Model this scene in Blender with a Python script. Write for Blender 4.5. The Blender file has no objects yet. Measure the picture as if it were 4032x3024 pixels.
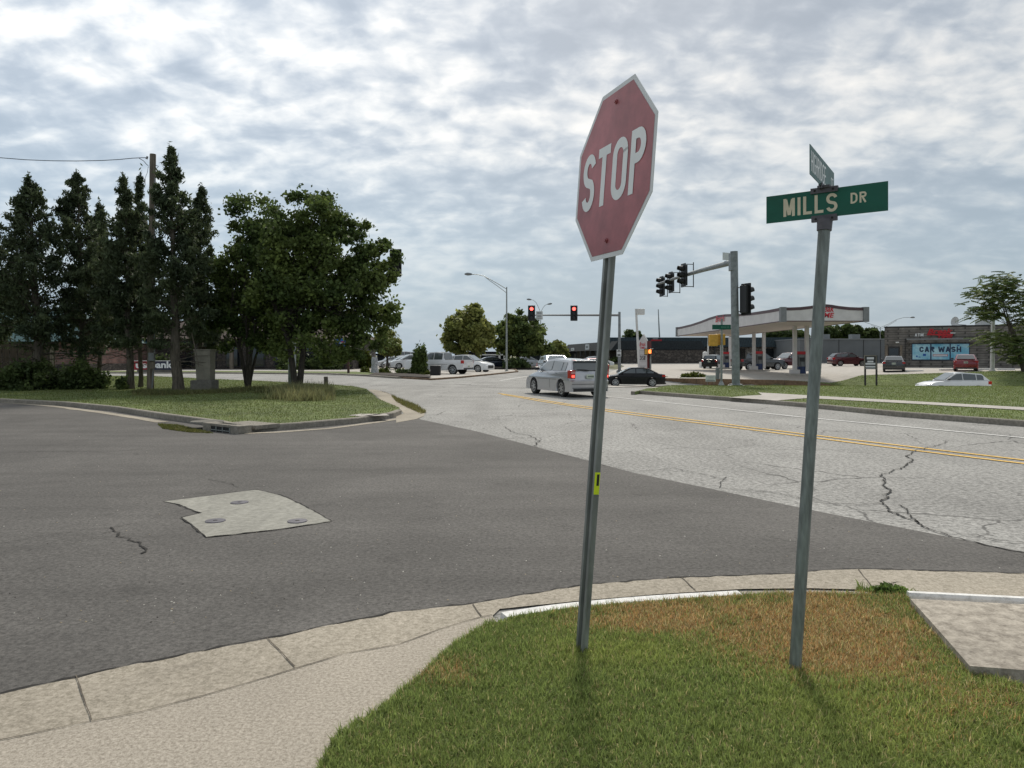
import bpy, bmesh, math, random
import numpy as np
from mathutils import Vector, Matrix, geometry

# ------------------------------------------------------------------ camera, sky, sun, exposure
F = 2900.0; HZ = 1400.0; CX = 2016.0; EYE = 1.6
scn = bpy.context.scene
COL = scn.collection
cam = bpy.data.objects.new('camera', bpy.data.cameras.new('camera'))
COL.objects.link(cam)
cam.location = (0, 0, EYE)
cam.rotation_euler = (math.radians(90), 0, 0)
cam.data.sensor_width = 36.0
cam.data.lens = 36.0 * F / 4032.0
cam.data.shift_y = -(1512.0 - HZ) / 4032.0
cam.data.clip_start = 0.05
cam.data.clip_end = 5000
scn.camera = cam

SUN_EL = math.radians(43); SUN_AZ = math.radians(9)      # azimuth from +Y towards +X
sd = Vector((math.sin(SUN_AZ) * math.cos(SUN_EL), math.cos(SUN_AZ) * math.cos(SUN_EL), math.sin(SUN_EL)))
sun = bpy.data.objects.new('sun', bpy.data.lights.new('sun', 'SUN'))
COL.objects.link(sun)
sun.data.energy = 2.1
sun.data.angle = math.radians(9.0)
sun.data.color = (1.0, 0.93, 0.82)
sun.rotation_euler = (-sd).to_track_quat('-Z', 'Y').to_euler()

scn.view_settings.view_transform = 'Standard'
scn.view_settings.look = 'None'
scn.view_settings.exposure = 0.60
scn.view_settings.gamma = 1.0

world = bpy.data.worlds.new('World'); scn.world = world
world.use_nodes = True
wt = world.node_tree; wt.nodes.clear()
def wn(t, **k):
    n = wt.nodes.new(t)
    for a, b in k.items(): setattr(n, a, b)
    return n
def wl(a, b): wt.links.new(a, b)
out = wn('ShaderNodeOutputWorld')
sky = wn('ShaderNodeTexSky', sky_type='NISHITA', sun_disc=False, sun_elevation=SUN_EL, sun_rotation=SUN_AZ, air_density=1.2, dust_density=2.0)
bg1 = wn('ShaderNodeBackground'); bg1.inputs['Strength'].default_value = 0.085
wl(sky.outputs[0], bg1.inputs['Color'])
tc = wn('ShaderNodeTexCoord')
sep = wn('ShaderNodeSeparateXYZ'); wl(tc.outputs['Generated'], sep.inputs[0])
def wm(op, a, b=None, clamp=False):
    n = wn('ShaderNodeMath', operation=op, use_clamp=clamp)
    for i, v in enumerate((a, b)):
        if v is None: continue
        if isinstance(v, (int, float)): n.inputs[i].default_value = v
        else: wl(v, n.inputs[i])
    return n.outputs[0]
zc = wm('MAXIMUM', sep.outputs['Z'], 0.0)
den = wm('ADD', zc, 0.30)
cu = wm('DIVIDE', sep.outputs['X'], den); cv = wm('DIVIDE', sep.outputs['Y'], den)
comb = wn('ShaderNodeCombineXYZ'); wl(cu, comb.inputs[0]); wl(cv, comb.inputs[1])
mp = wn('ShaderNodeMapping'); wl(comb.outputs[0], mp.inputs['Vector'])
mp.inputs['Rotation'].default_value = (0, 0, math.radians(24)); mp.inputs['Scale'].default_value = (1.15, 1.9, 1); mp.inputs['Location'].default_value = (3.1, 1.7, 0)
def noise(vec, s, d, r, dist=0.0):
    n = wn('ShaderNodeTexNoise'); wl(vec, n.inputs['Vector'])
    n.inputs['Scale'].default_value = s; n.inputs['Detail'].default_value = d; n.inputs['Roughness'].default_value = r; n.inputs['Distortion'].default_value = dist
    return n.outputs['Fac']
n1 = noise(mp.outputs[0], 1.0, 2, 0.5, 0.0)
n2 = noise(mp.outputs[0], 4.6, 7, 0.52, 0.35)
n3 = noise(comb.outputs[0], 13.0, 5, 0.5, 0.3)
mixn = wm('ADD', wm('MULTIPLY', n1, 0.38), wm('ADD', wm('MULTIPLY', n2, 0.34), wm('MULTIPLY', n3, 0.28)))
ramp = wn('ShaderNodeValToRGB'); wl(mixn, ramp.inputs[0])
cr = ramp.color_ramp; cr.interpolation = 'B_SPLINE'
cr.elements[0].position = 0.40; cr.elements[0].color = (0.32, 0.375, 0.44, 1)
cr.elements[1].position = 0.65; cr.elements[1].color = (1.0, 0.965, 0.90, 1)
e = cr.elements.new(0.465); e.color = (0.40, 0.455, 0.52, 1)
e = cr.elements.new(0.515); e.color = (0.56, 0.60, 0.635, 1)
e = cr.elements.new(0.57); e.color = (0.77, 0.775, 0.765, 1)
# thin even layer towards the horizon
hf = wn('ShaderNodeMapRange', interpolation_type='SMOOTHSTEP'); wl(sep.outputs['Z'], hf.inputs['Value'])
hf.inputs['From Min'].default_value = 0.0; hf.inputs['From Max'].default_value = 0.34
hf.inputs['To Min'].default_value = 0.10; hf.inputs['To Max'].default_value = 1.0
hz = wn('ShaderNodeMix', data_type='RGBA'); wl(hf.outputs[0], hz.inputs['Factor'])
hz.inputs['A'].default_value = (0.34, 0.45, 0.55, 1); wl(ramp.outputs[0], hz.inputs['B'])
# brighter cloud towards the upper left
dt = wn('ShaderNodeVectorMath', operation='DOT_PRODUCT'); wl(tc.outputs['Generated'], dt.inputs[0]); dt.inputs[1].default_value = Vector((-0.45, 0.75, 0.5)).normalized()
gl = wm('POWER', wm('MAXIMUM', dt.outputs['Value'], 0.0), 6.0)
strg = wm('ADD', wm('MULTIPLY', gl, 0.30), 0.66)
bg2 = wn('ShaderNodeBackground'); wl(hz.outputs['Result'], bg2.inputs['Color']); wl(strg, bg2.inputs['Strength'])
mx = wn('ShaderNodeMixShader'); mx.inputs[0].default_value = 0.90
wl(bg1.outputs[0], mx.inputs[1]); wl(bg2.outputs[0], mx.inputs[2]); wl(mx.outputs[0], out.inputs[0])
world.cycles.sampling_method = 'MANUAL'; world.cycles.sample_map_resolution = 512
scn.cycles.max_bounces = 6; scn.cycles.transparent_max_bounces = 6
scn.cycles.use_denoising = True

# ------------------------------------------------------------------ helpers
def P(px, py, Y): return Vector(((px - CX) * Y / F, Y, EYE - (py - HZ) * Y / F))
def G(px, py, z=0.0):
    Y = (EYE - z) * F / (py - HZ)
    return ((px - CX) * Y / F, Y)
def sst(a, b, x):
    t = np.clip((np.asarray(x, float) - a) / (b - a), 0, 1)
    return t * t * (3 - 2 * t)
def yc(x):            # centre line of the cross street
    x = np.asarray(x, float)
    return np.where(x < 5, 57.0, 57.0 - 0.44 * (x - 5) * sst(5, 12, x))
def T(x, y):          # height of the terrain
    x = np.asarray(x, float); y = np.asarray(y, float)
    c = yc(x)
    dep = 0.75 * sst(2.0, 9.0, x) + 0.35 * sst(14, 30, x)
    near = sst(35.5, 1.0, 0) * 0 + sst(0, 1, (y - 35.0) / np.maximum(c - 5 - 35.0, 3))
    tt = y - c
    wallside = 1 - 0.62 * sst(4.3, 4.6, tt) - 0.38 * sst(4.6, 12, tt)
    slopeside = 1 - sst(4.0, 15, tt)
    k = sst(20, 27, x)
    far = np.where(tt > 0, wallside * (1 - k) + slopeside * k, 1.0)
    up = 0.28 * sst(30, 42, x) * sst(8, 18, tt) * (tt > 0) + 0.40 * sst(98, 128, y)
    return -dep * near * far + up
def Tz(x, y): return float(T(x, y))

def tag(o, label=None, cat=None, group=None, kind=None):
    if label: o['label'] = label
    if cat: o['category'] = cat
    if group: o['group'] = group
    if kind: o['kind'] = kind
    return o
def empty(name, loc, rz=0.0, label=None, cat=None, group=None):
    o = bpy.data.objects.new(name, None); COL.objects.link(o)
    o.location = loc; o.rotation_euler = (0, 0, rz); o.empty_display_size = 0.3
    return tag(o, label, cat, group)
def root_matrix(o):
    m = Matrix.Identity(4)
    while o is not None:
        m = (Matrix.Translation(o.location) @ o.rotation_euler.to_matrix().to_4x4()) @ m
        o = o.parent
    return m

class MB:
    def __init__(s): s.v = []; s.f = []
    def add(s, vs, fs):
        b = len(s.v); s.v += [tuple(v) for v in vs]; s.f += [tuple(b + i for i in q) for q in fs]; return s
    def box(s, a, b, M=None):
        x0, y0, z0 = a; x1, y1, z1 = b
        vs = [Vector(p) for p in ((x0,y0,z0),(x1,y0,z0),(x1,y1,z0),(x0,y1,z0),(x0,y0,z1),(x1,y0,z1),(x1,y1,z1),(x0,y1,z1))]
        if M is not None: vs = [M @ v for v in vs]
        return s.add(vs, [(3,2,1,0),(4,5,6,7),(0,1,5,4),(1,2,6,5),(2,3,7,6),(3,0,4,7)])
    def cyl(s, p0, p1, r0, r1=None, n=12, caps=True):
        r1 = r0 if r1 is None else r1
        p0 = Vector(p0); p1 = Vector(p1); d = (p1 - p0).normalized()
        q = d.orthogonal().normalized(); w = d.cross(q)
        vs = []
        for p, r in ((p0, r0), (p1, r1)):
            for i in range(n):
                a = 2 * math.pi * i / n; vs.append(p + (q * math.cos(a) + w * math.sin(a)) * r)
        fs = [(i, (i + 1) % n, n + (i + 1) % n, n + i) for i in range(n)]
        if caps: fs += [tuple(range(n - 1, -1, -1)), tuple(range(n, 2 * n))]
        return s.add(vs, fs)
    def tube(s, pts, rs, n=8):
        pts = [Vector(p) for p in pts]
        if isinstance(rs, (int, float)): rs = [rs] * len(pts)
        vs = []; q = None
        for i, p in enumerate(pts):
            d = (pts[min(i + 1, len(pts) - 1)] - pts[max(i - 1, 0)]).normalized()
            q = (q - d * q.dot(d)).normalized() if q is not None and (q - d * q.dot(d)).length > 1e-4 else d.orthogonal().normalized()
            w = d.cross(q)
            for k in range(n):
                a = 2 * math.pi * k / n; vs.append(p + (q * math.cos(a) + w * math.sin(a)) * rs[i])
        fs = []
        for i in range(len(pts) - 1):
            for k in range(n): fs.append((i*n + k, i*n + (k+1) % n, (i+1)*n + (k+1) % n, (i+1)*n + k))
        fs += [tuple(range(n - 1, -1, -1)), tuple(range((len(pts)-1)*n, len(pts)*n))]
        return s.add(vs, fs)
    def prism(s, poly, fa, fb):
        """poly: 2D points, fa/fb: map a 2D point to the front / back 3D point"""
        n = len(poly)
        vs = [fa(p) for p in poly] + [fb(p) for p in poly]
        tri = geometry.tessellate_polygon([[Vector((p[0], p[1], 0)) for p in poly]])
        fs = [tuple(t) for t in tri] + [tuple(n + i for i in reversed(t)) for t in tri]
        fs += [(i, (i + 1) % n, n + (i + 1) % n, n + i) for i in range(n)]
        return s.add(vs, fs)
    def build(s, name, m, parent=None, world=False, smooth=False, bevel=0):
        me = bpy.data.meshes.new(name)
        vs = s.v
        if parent is not None and world:
            M = root_matrix(parent).inverted(); vs = [tuple(M @ Vector(v)) for v in vs]
        me.from_pydata(vs, [], s.f); me.update()
        bm = bmesh.new(); bm.from_mesh(me); bmesh.ops.recalc_face_normals(bm, faces=bm.faces); bm.to_mesh(me); bm.free()
        if smooth:
            me.polygons.foreach_set('use_smooth', [True] * len(me.polygons))
            try: me.set_sharp_from_angle(angle=math.radians(38))
            except Exception: pass
        o = bpy.data.objects.new(name, me); COL.objects.link(o)
        if m: me.materials.append(m)
        if parent is not None: o.parent = parent
        if bevel:
            b = o.modifiers.new('bevel', 'BEVEL'); b.width = bevel; b.segments = 2; b.limit_method = 'ANGLE'
        return o

def raw_mesh(name, V, Fc, m, parent=None, colors=None, loc=None):
    """V (n,3) float array, Fc list of (k, array of indices (m,k))"""
    me = bpy.data.meshes.new(name)
    me.vertices.add(len(V)); me.vertices.foreach_set('co', np.asarray(V, np.float32).ravel())
    tot = sum(a.size for _, a in Fc); npoly = sum(len(a) for _, a in Fc)
    me.loops.add(tot); me.polygons.add(npoly)
    li = np.concatenate([a.ravel() for _, a in Fc]).astype(np.int32)
    lt = np.concatenate([np.full(len(a), k) for k, a in Fc]).astype(np.int32)
    ls = np.concatenate([[0], np.cumsum(lt)[:-1]]).astype(np.int32)
    me.loops.foreach_set('vertex_index', li)
    me.polygons.foreach_set('loop_start', ls); me.polygons.foreach_set('loop_total', lt)
    if colors is not None:
        at = me.color_attributes.new('tint', 'FLOAT_COLOR', 'POINT')
        c = np.ones((len(V), 4), np.float32); c[:, :3] = colors
        at.data.foreach_set('color', c.ravel())
    me.update(calc_edges=True); me.validate()
    if m: me.materials.append(m)
    o = bpy.data.objects.new(name, me); COL.objects.link(o)
    if parent is not None: o.parent = parent
    return o

# ------------------------------------------------------------------ materials
def new_mat(name):
    m = bpy.data.materials.new(name); m.use_nodes = True
    return m, m.node_tree, m.node_tree.nodes['Principled BSDF']
def pmat(name, col, rough=0.6, metal=0.0, var=0.15, scale=3.0, bump=0.0, bscale=None, emit=0.0, spec=0.5, coat=0.0, detail=4.0, col2=None, stretch=None, scale2=None, trans=0.0):
    m, t, b = new_mat(name)
    N = t.nodes; L = t.links
    tcn = N.new('ShaderNodeTexCoord')
    vec = tcn.outputs['Object']
    if stretch:
        mpn = N.new('ShaderNodeMapping'); mpn.inputs['Scale'].default_value = stretch; L.new(vec, mpn.inputs[0]); vec = mpn.outputs[0]
    n = N.new('ShaderNodeTexNoise'); n.inputs['Scale'].default_value = scale; n.inputs['Detail'].default_value = detail; n.inputs['Roughness'].default_value = 0.62
    L.new(vec, n.inputs['Vector'])
    r = N.new('ShaderNodeValToRGB'); L.new(n.outputs['Fac'], r.inputs[0])
    lo = [max(0, c * (1 - var)) for c in col[:3]] if col2 is None else list(col2[:3])
    hi = [min(1, c * (1 + var)) for c in col[:3]] if col2 is None else list(col[:3])
    r.color_ramp.elements[0].position = 0.36; r.color_ramp.elements[1].position = 0.64
    r.color_ramp.elements[0].color = (*lo, 1); r.color_ramp.elements[1].color = (*hi, 1)
    colout = r.outputs[0]
    if scale2:
        n2 = N.new('ShaderNodeTexNoise'); n2.inputs['Scale'].default_value = scale2; n2.inputs['Detail'].default_value = 3
        L.new(vec, n2.inputs['Vector'])
        mr = N.new('ShaderNodeMapRange'); L.new(n2.outputs['Fac'], mr.inputs[0]); mr.inputs[1].default_value = 0.3; mr.inputs[2].default_value = 0.7; mr.inputs[3].default_value = 0.72; mr.inputs[4].default_value = 1.25
        mu = N.new('ShaderNodeVectorMath'); mu.operation = 'SCALE'; L.new(colout, mu.inputs[0]); L.new(mr.outputs[0], mu.inputs['Scale']); colout = mu.outputs[0]
    L.new(colout, b.inputs['Base Color'])
    b.inputs['Roughness'].default_value = rough; b.inputs['Metallic'].default_value = metal
    b.inputs['Specular IOR Level'].default_value = spec
    b.inputs['Coat Weight'].default_value = coat
    if coat: b.inputs['Coat Roughness'].default_value = 0.06
    if trans: b.inputs['Transmission Weight'].default_value = trans
    if emit:
        b.inputs['Emission Color'].default_value = (*col[:3], 1); b.inputs['Emission Strength'].default_value = emit
    if bump:
        nb = N.new('ShaderNodeTexNoise'); nb.inputs['Scale'].default_value = bscale or scale * 4; nb.inputs['Detail'].default_value = 4; L.new(vec, nb.inputs['Vector'])
        bp = N.new('ShaderNodeBump'); bp.inputs['Strength'].default_value = bump; bp.inputs['Distance'].default_value = 0.02
        L.new(nb.outputs['Fac'], bp.inputs['Height']); L.new(bp.outputs[0], b.inputs['Normal'])
    return m
def ground_mat(name, dark, light, s1, s2, cover, big=0.25, bump=0.4, crack=None, stain=None, rough=0.9, yellow=None, streak=None):
    """speckled aggregate + broad blotches (+ fine crack net)"""
    m, t, b = new_mat(name); N = t.nodes; L = t.links
    tcn = N.new('ShaderNodeTexCoord'); vec = tcn.outputs['Object']
    def nz(s, d=3, r=0.6, v=vec, dist=0):
        n = N.new('ShaderNodeTexNoise'); n.inputs['Scale'].default_value = s; n.inputs['Detail'].default_value = d; n.inputs['Roughness'].default_value = r; n.inputs['Distortion'].default_value = dist
        L.new(v, n.inputs['Vector']); return n.outputs['Fac']
    def mth(op, a, b_=None):
        n = N.new('ShaderNodeMath'); n.operation = op
        for i, v in enumerate((a, b_)):
            if v is None: continue
            if isinstance(v, (int, float)): n.inputs[i].default_value = v
            else: L.new(v, n.inputs[i])
        return n.outputs[0]
    fac = mth('ADD', mth('MULTIPLY', nz(s1, 2, 0.7), 0.55), mth('MULTIPLY', nz(s2, 4, 0.7), 0.45))
    r = N.new('ShaderNodeValToRGB'); L.new(fac, r.inputs[0])
    r.color_ramp.elements[0].position = cover[0]; r.color_ramp.elements[1].position = cover[1]
    r.color_ramp.elements[0].color = (*dark, 1); r.color_ramp.elements[1].color = (*light, 1)
    c = r.outputs[0]
    mr = N.new('ShaderNodeMapRange'); L.new(nz(0.45, 5, 0.65, dist=0.6), mr.inputs[0]); mr.inputs[1].default_value = 0.3; mr.inputs[2].default_value = 0.7; mr.inputs[3].default_value = 1 - big; mr.inputs[4].default_value = 1 + big
    k = mr.outputs[0]
    if streak:
        mpn = N.new('ShaderNodeMapping'); mpn.inputs['Rotation'].default_value = (0, 0, streak[0]); mpn.inputs['Scale'].default_value = streak[1]; L.new(vec, mpn.inputs[0])
        mr2 = N.new('ShaderNodeMapRange'); L.new(nz(1.0, 4, 0.6, mpn.outputs[0]), mr2.inputs[0]); mr2.inputs[1].default_value = 0.35; mr2.inputs[2].default_value = 0.68; mr2.inputs[3].default_value = 1 - streak[2]; mr2.inputs[4].default_value = 1 + streak[2]
        k = mth('MULTIPLY', k, mr2.outputs[0])
    if big >= 0.16:
        sp = N.new('ShaderNodeMapRange'); L.new(nz(1.7, 5, 0.7, dist=0.4), sp.inputs[0]); sp.inputs[1].default_value = 0.60; sp.inputs[2].default_value = 0.68; sp.inputs[3].default_value = 1.0; sp.inputs[4].default_value = 0.80
        k = mth('MULTIPLY', k, sp.outputs[0])
    if crack:
        wv = N.new('ShaderNodeTexNoise'); wv.inputs['Scale'].default_value = 3.0; wv.inputs['Detail'].default_value = 3; L.new(vec, wv.inputs['Vector'])
        sc = N.new('ShaderNodeVectorMath'); sc.operation = 'MULTIPLY_ADD'; L.new(wv.outputs['Color'], sc.inputs[0]); sc.inputs[1].default_value = (0.35, 0.35, 0); L.new(vec, sc.inputs[2])
        for (cs, cw, cd) in crack:
            vo = N.new('ShaderNodeTexVoronoi'); vo.feature = 'DISTANCE_TO_EDGE'; vo.inputs['Scale'].default_value = cs; L.new(sc.outputs[0], vo.inputs['Vector'])
            ms = N.new('ShaderNodeMapRange'); L.new(vo.outputs['Distance'], ms.inputs[0]); ms.inputs[1].default_value = cw * 0.4; ms.inputs[2].default_value = cw; ms.inputs[3].default_value = 1 - cd; ms.inputs[4].default_value = 1
            msk = N.new('ShaderNodeMapRange'); L.new(nz(0.6 * cs, 2), msk.inputs[0]); msk.inputs[1].default_value = 0.48; msk.inputs[2].default_value = 0.6
            mm = N.new('ShaderNodeMix'); mm.data_type = 'FLOAT'; L.new(msk.outputs[0], mm.inputs[0]); mm.inputs[2].default_value = 1.0; L.new(ms.outputs[0], mm.inputs[3])
            k = mth('MULTIPLY', k, mm.outputs[0])
    mu = N.new('ShaderNodeVectorMath'); mu.operation = 'SCALE'; L.new(c, mu.inputs[0]); L.new(k, mu.inputs['Scale'])
    L.new(mu.outputs[0], b.inputs['Base Color'])
    b.inputs['Roughness'].default_value = rough; b.inputs['Specular IOR Level'].default_value = 0.3
    bp = N.new('ShaderNodeBump'); bp.inputs['Strength'].default_value = bump; bp.inputs['Distance'].default_value = 0.01
    L.new(fac, bp.inputs['Height']); L.new(bp.outputs[0], b.inputs['Normal'])
    return m
def tint_mat(name, rough=0.6, transl=0.38, spec=0.25):
    m, t, b = new_mat(name); N = t.nodes; L = t.links
    a = N.new('ShaderNodeAttribute'); a.attribute_name = 'tint'
    L.new(a.outputs['Color'], b.inputs['Base Color'])
    b.inputs['Roughness'].default_value = rough; b.inputs['Specular IOR Level'].default_value = spec
    if transl:
        o = N['Material Output']; tr = N.new('ShaderNodeBsdfTranslucent'); mxs = N.new('ShaderNodeMixShader'); mxs.inputs[0].default_value = transl
        L.new(a.outputs['Color'], tr.inputs['Color']); L.new(b.outputs[0], mxs.inputs[1]); L.new(tr.outputs[0], mxs.inputs[2]); L.new(mxs.outputs[0], o.inputs[0])
    return m
def brick_mat(name, c1, c2, mortar, scale, bw=0.5, rh=0.25, ms=0.015, axis='XZ', bump=0.3):
    m, t, b = new_mat(name); N = t.nodes; L = t.links
    tcn = N.new('ShaderNodeTexCoord'); s = N.new('ShaderNodeSeparateXYZ'); L.new(tcn.outputs['Object'], s.inputs[0])
    cb = N.new('ShaderNodeCombineXYZ')
    ad = N.new('ShaderNodeMath'); ad.operation = 'ADD'; L.new(s.outputs['X'], ad.inputs[0]); L.new(s.outputs['Y'], ad.inputs[1])
    L.new(ad.outputs[0], cb.inputs[0]); L.new(s.outputs['Z'], cb.inputs[1])
    br = N.new('ShaderNodeTexBrick'); L.new(cb.outputs[0], br.inputs['Vector'])
    br.inputs['Color1'].default_value = (*c1, 1); br.inputs['Color2'].default_value = (*c2, 1); br.inputs['Mortar'].default_value = (*mortar, 1)
    br.inputs['Scale'].default_value = scale; br.inputs['Brick Width'].default_value = bw; br.inputs['Row Height'].default_value = rh; br.inputs['Mortar Size'].default_value = ms
    n = N.new('ShaderNodeTexNoise'); n.inputs['Scale'].default_value = 1.3; n.inputs['Detail'].default_value = 6; L.new(tcn.outputs['Object'], n.inputs['Vector'])
    mr = N.new('ShaderNodeMapRange'); L.new(n.outputs['Fac'], mr.inputs[0]); mr.inputs[1].default_value = 0.3; mr.inputs[2].default_value = 0.7; mr.inputs[3].default_value = 0.65; mr.inputs[4].default_value = 1.3
    mu = N.new('ShaderNodeVectorMath'); mu.operation = 'SCALE'; L.new(br.outputs['Color'], mu.inputs[0]); L.new(mr.outputs[0], mu.inputs['Scale'])
    L.new(mu.outputs[0], b.inputs['Base Color']); b.inputs['Roughness'].default_value = 0.9
    bp = N.new('ShaderNodeBump'); bp.inputs['Strength'].default_value = bump; bp.inputs['Distance'].default_value = 0.02; bp.invert = True
    L.new(br.outputs['Fac'], bp.inputs['Height']); L.new(bp.outputs[0], b.inputs['Normal'])
    return m
def stone_mat(name, c1, c2, mortar, scale):
    m, t, b = new_mat(name); N = t.nodes; L = t.links
    tcn = N.new('ShaderNodeTexCoord')
    mpn = N.new('ShaderNodeMapping'); mpn.inputs['Scale'].default_value = (1, 1, 1.6); L.new(tcn.outputs['Object'], mpn.inputs[0])
    vo = N.new('ShaderNodeTexVoronoi'); vo.inputs['Scale'].default_value = scale; L.new(mpn.outputs[0], vo.inputs['Vector'])
    ve = N.new('ShaderNodeTexVoronoi'); ve.feature = 'DISTANCE_TO_EDGE'; ve.inputs['Scale'].default_value = scale; L.new(mpn.outputs[0], ve.inputs['Vector'])
    mc = N.new('ShaderNodeMix'); mc.data_type = 'RGBA'; mc.inputs['A'].default_value = (*c1, 1); mc.inputs['B'].default_value = (*c2, 1)
    s = N.new('ShaderNodeSeparateXYZ'); L.new(vo.outputs['Color'], s.inputs[0]); L.new(s.outputs[0], mc.inputs['Factor'])
    gt = N.new('ShaderNodeMapRange'); L.new(ve.outputs['Distance'], gt.inputs[0]); gt.inputs[1].default_value = 0.03; gt.inputs[2].default_value = 0.1
    mm = N.new('ShaderNodeMix'); mm.data_type = 'RGBA'; L.new(gt.outputs[0], mm.inputs['Factor']); mm.inputs['A'].default_value = (*mortar, 1); L.new(mc.outputs['Result'], mm.inputs['B'])
    L.new(mm.outputs['Result'], b.inputs['Base Color']); b.inputs['Roughness'].default_value = 0.9
    return m

M = {}
M['asphalt_old'] = ground_mat('old_asphalt', (0.125,0.123,0.115), (0.43,0.42,0.395), 17, 50, (0.37,0.62), big=0.16, bump=0.5, crack=((0.55,0.012,0.6),), streak=(0.4,(0.9,0.12,1),0.10))
M['asphalt_new'] = ground_mat('newer_asphalt', (0.056,0.053,0.049), (0.158,0.149,0.138), 34, 120, (0.36,0.66), big=0.20, bump=0.45, streak=(-0.22,(0.14,1.3,1),0.12))
M['concrete'] = ground_mat('pebbled_concrete', (0.22,0.19,0.15), (0.50,0.45,0.375), 60, 170, (0.36,0.64), big=0.14, bump=0.4)
M['gutter'] = ground_mat('gutter_concrete', (0.21,0.185,0.14), (0.46,0.41,0.335), 40, 130, (0.36,0.64), big=0.20, bump=0.25)
M['slab'] = ground_mat('slab_concrete', (0.18,0.155,0.125), (0.50,0.45,0.375), 14, 70, (0.33,0.62), big=0.22, bump=0.35)
M['kerb'] = ground_mat('kerb_concrete', (0.15,0.135,0.11), (0.36,0.33,0.28), 14, 80, (0.3,0.7), big=0.25, bump=0.3)
M['lot'] = ground_mat('lot_concrete', (0.33,0.305,0.27), (0.51,0.48,0.435), 3, 30, (0.3,0.7), big=0.10, bump=0.1)
M['patch'] = ground_mat('patch_concrete', (0.19,0.185,0.16), (0.38,0.37,0.325), 16, 90, (0.3,0.7), big=0.12, bump=0.25, streak=(0.3,(5,0.8,1),0.10))
M['white_paint'] = ground_mat('worn_white_paint', (0.50,0.49,0.46), (0.80,0.79,0.76), 18, 60, (0.30,0.55), big=0.08, bump=0.2)
M['yellow_paint'] = ground_mat('worn_yellow_paint', (0.30,0.23,0.12), (0.78,0.50,0.13), 16, 50, (0.36,0.5), big=0.08, bump=0.2)
M['crack'] = pmat('crack_dark', (0.022,0.02,0.017), 1.0, var=0.4, scale=20)  # flat dark colour for the crack ribbons
M['joint'] = pmat('joint_dark', (0.10,0.085,0.065), 1.0, var=0.3, scale=20)  # flat mid-dark colour for the joint ribbons
M['soil'] = pmat('grass_soil', (0.14,0.155,0.055), 1.0, var=0.35, scale=6, bump=0.5, scale2=1.0)
M['turf'] = pmat('mown_turf', (0.13,0.165,0.045), 1.0, col2=(0.095,0.125,0.034), scale=2.0, bump=1.0, bscale=18, scale2=0.5)
M['field'] = pmat('open_ground', (0.12,0.12,0.06), 1.0, var=0.3, scale=0.3, scale2=0.05)
M['mulch'] = pmat('dark_mulch', (0.035,0.025,0.018), 1.0, var=0.4, scale=9, bump=0.6)
M['galv'] = pmat('galvanised_steel', (0.30,0.32,0.31), 0.50, 0.55, var=0.16, scale=6, scale2=30, stretch=(1,1,0.5))
M['post'] = pmat('weathered_green_grey_post', (0.235,0.25,0.24), 0.55, 0.35, var=0.22, scale=5, stretch=(1,1,0.35), scale2=14)
M['pole'] = pmat('signpole_steel', (0.20,0.225,0.215), 0.5, 0.4, var=0.15, scale=4, stretch=(3,3,0.5), scale2=20)
M['spangle'] = pmat('mast_galvanised', (0.24,0.26,0.265), 0.55, 0.45, var=0.22, scale=4, detail=6)
M['sign_red'] = pmat('faded_red_sheeting', (0.36,0.105,0.115), 0.42, var=0.24, scale=3.5, scale2=1.2, detail=6, spec=0.4)
M['sign_white'] = pmat('sign_white', (0.62,0.64,0.64), 0.45, var=0.05, scale=4)
M['sign_green'] = pmat('sign_green', (0.003,0.100,0.066), 0.45, var=0.12, scale=6, spec=0.4)
M['green_sky_wash'] = pmat('sky_washed_green', (0.045,0.125,0.115), 0.5, var=0.15, scale=14, spec=0.4)  # paler green imitates sky reflected at a grazing angle
M['letter_cream'] = pmat('letter_cream', (0.66,0.60,0.46), 0.5, var=0.08, scale=6)
M['letter_white'] = pmat('letter_white', (0.75,0.77,0.76), 0.4, var=0.05, scale=6)
M['letter_bright'] = pmat('letter_bright', (0.85,0.87,0.86), 0.4, var=0.04)
M['bracket'] = pmat('dull_bracket', (0.115,0.11,0.125), 0.55, 0.5, var=0.2, scale=20)
M['dark_hole'] = pmat('bolt_hole', (0.01,0.01,0.01), 0.7)
M['hi_yellow'] = pmat('highlighter_yellow', (0.66,0.80,0.02), 0.4, var=0.03)
M['black'] = pmat('black_housing', (0.012,0.012,0.013), 0.45, var=0.1)
M['lens_dark'] = pmat('dark_lens', (0.02,0.012,0.01), 0.2)
M['red_lit'] = pmat('lit_red_lens', (1.0,0.10,0.08), 0.3, var=0.02, emit=2.4)
M['orange_lit'] = pmat('lit_orange_hand', (1.0,0.22,0.05), 0.3, var=0.02, emit=1.6)
M['ped_yellow'] = pmat('yellow_housing', (0.62,0.34,0.045), 0.5, var=0.12, scale=8)
M['bark'] = pmat('bark', (0.10,0.085,0.065), 0.95, var=0.4, scale=8, bump=0.8, stretch=(2,2,0.4))
M['bark_dark'] = pmat('dark_bark', (0.05,0.042,0.035), 0.95, var=0.4, scale=8, bump=0.8, stretch=(2,2,0.4))
M['pole_wood'] = pmat('grey_pole_wood', (0.16,0.135,0.105), 0.9, var=0.35, scale=7, bump=0.4, stretch=(3,3,0.15))
M['leaf'] = tint_mat('leaves')
M['grass'] = tint_mat('grass_blades', 0.55, 0.42)
M['glass'] = pmat('dark_glass', (0.012,0.015,0.017), 0.05, var=0.02, spec=0.8)
M['car_glass'] = pmat('car_glass', (0.075,0.088,0.092), 0.04, var=0.02, spec=1.0)
M['sky_painted_glass'] = pmat('sky_painted_glass', (0.22,0.25,0.265), 0.04, var=0.1, scale=1, spec=1.0)  # pale base colour stands in for reflected and see-through sky
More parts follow.
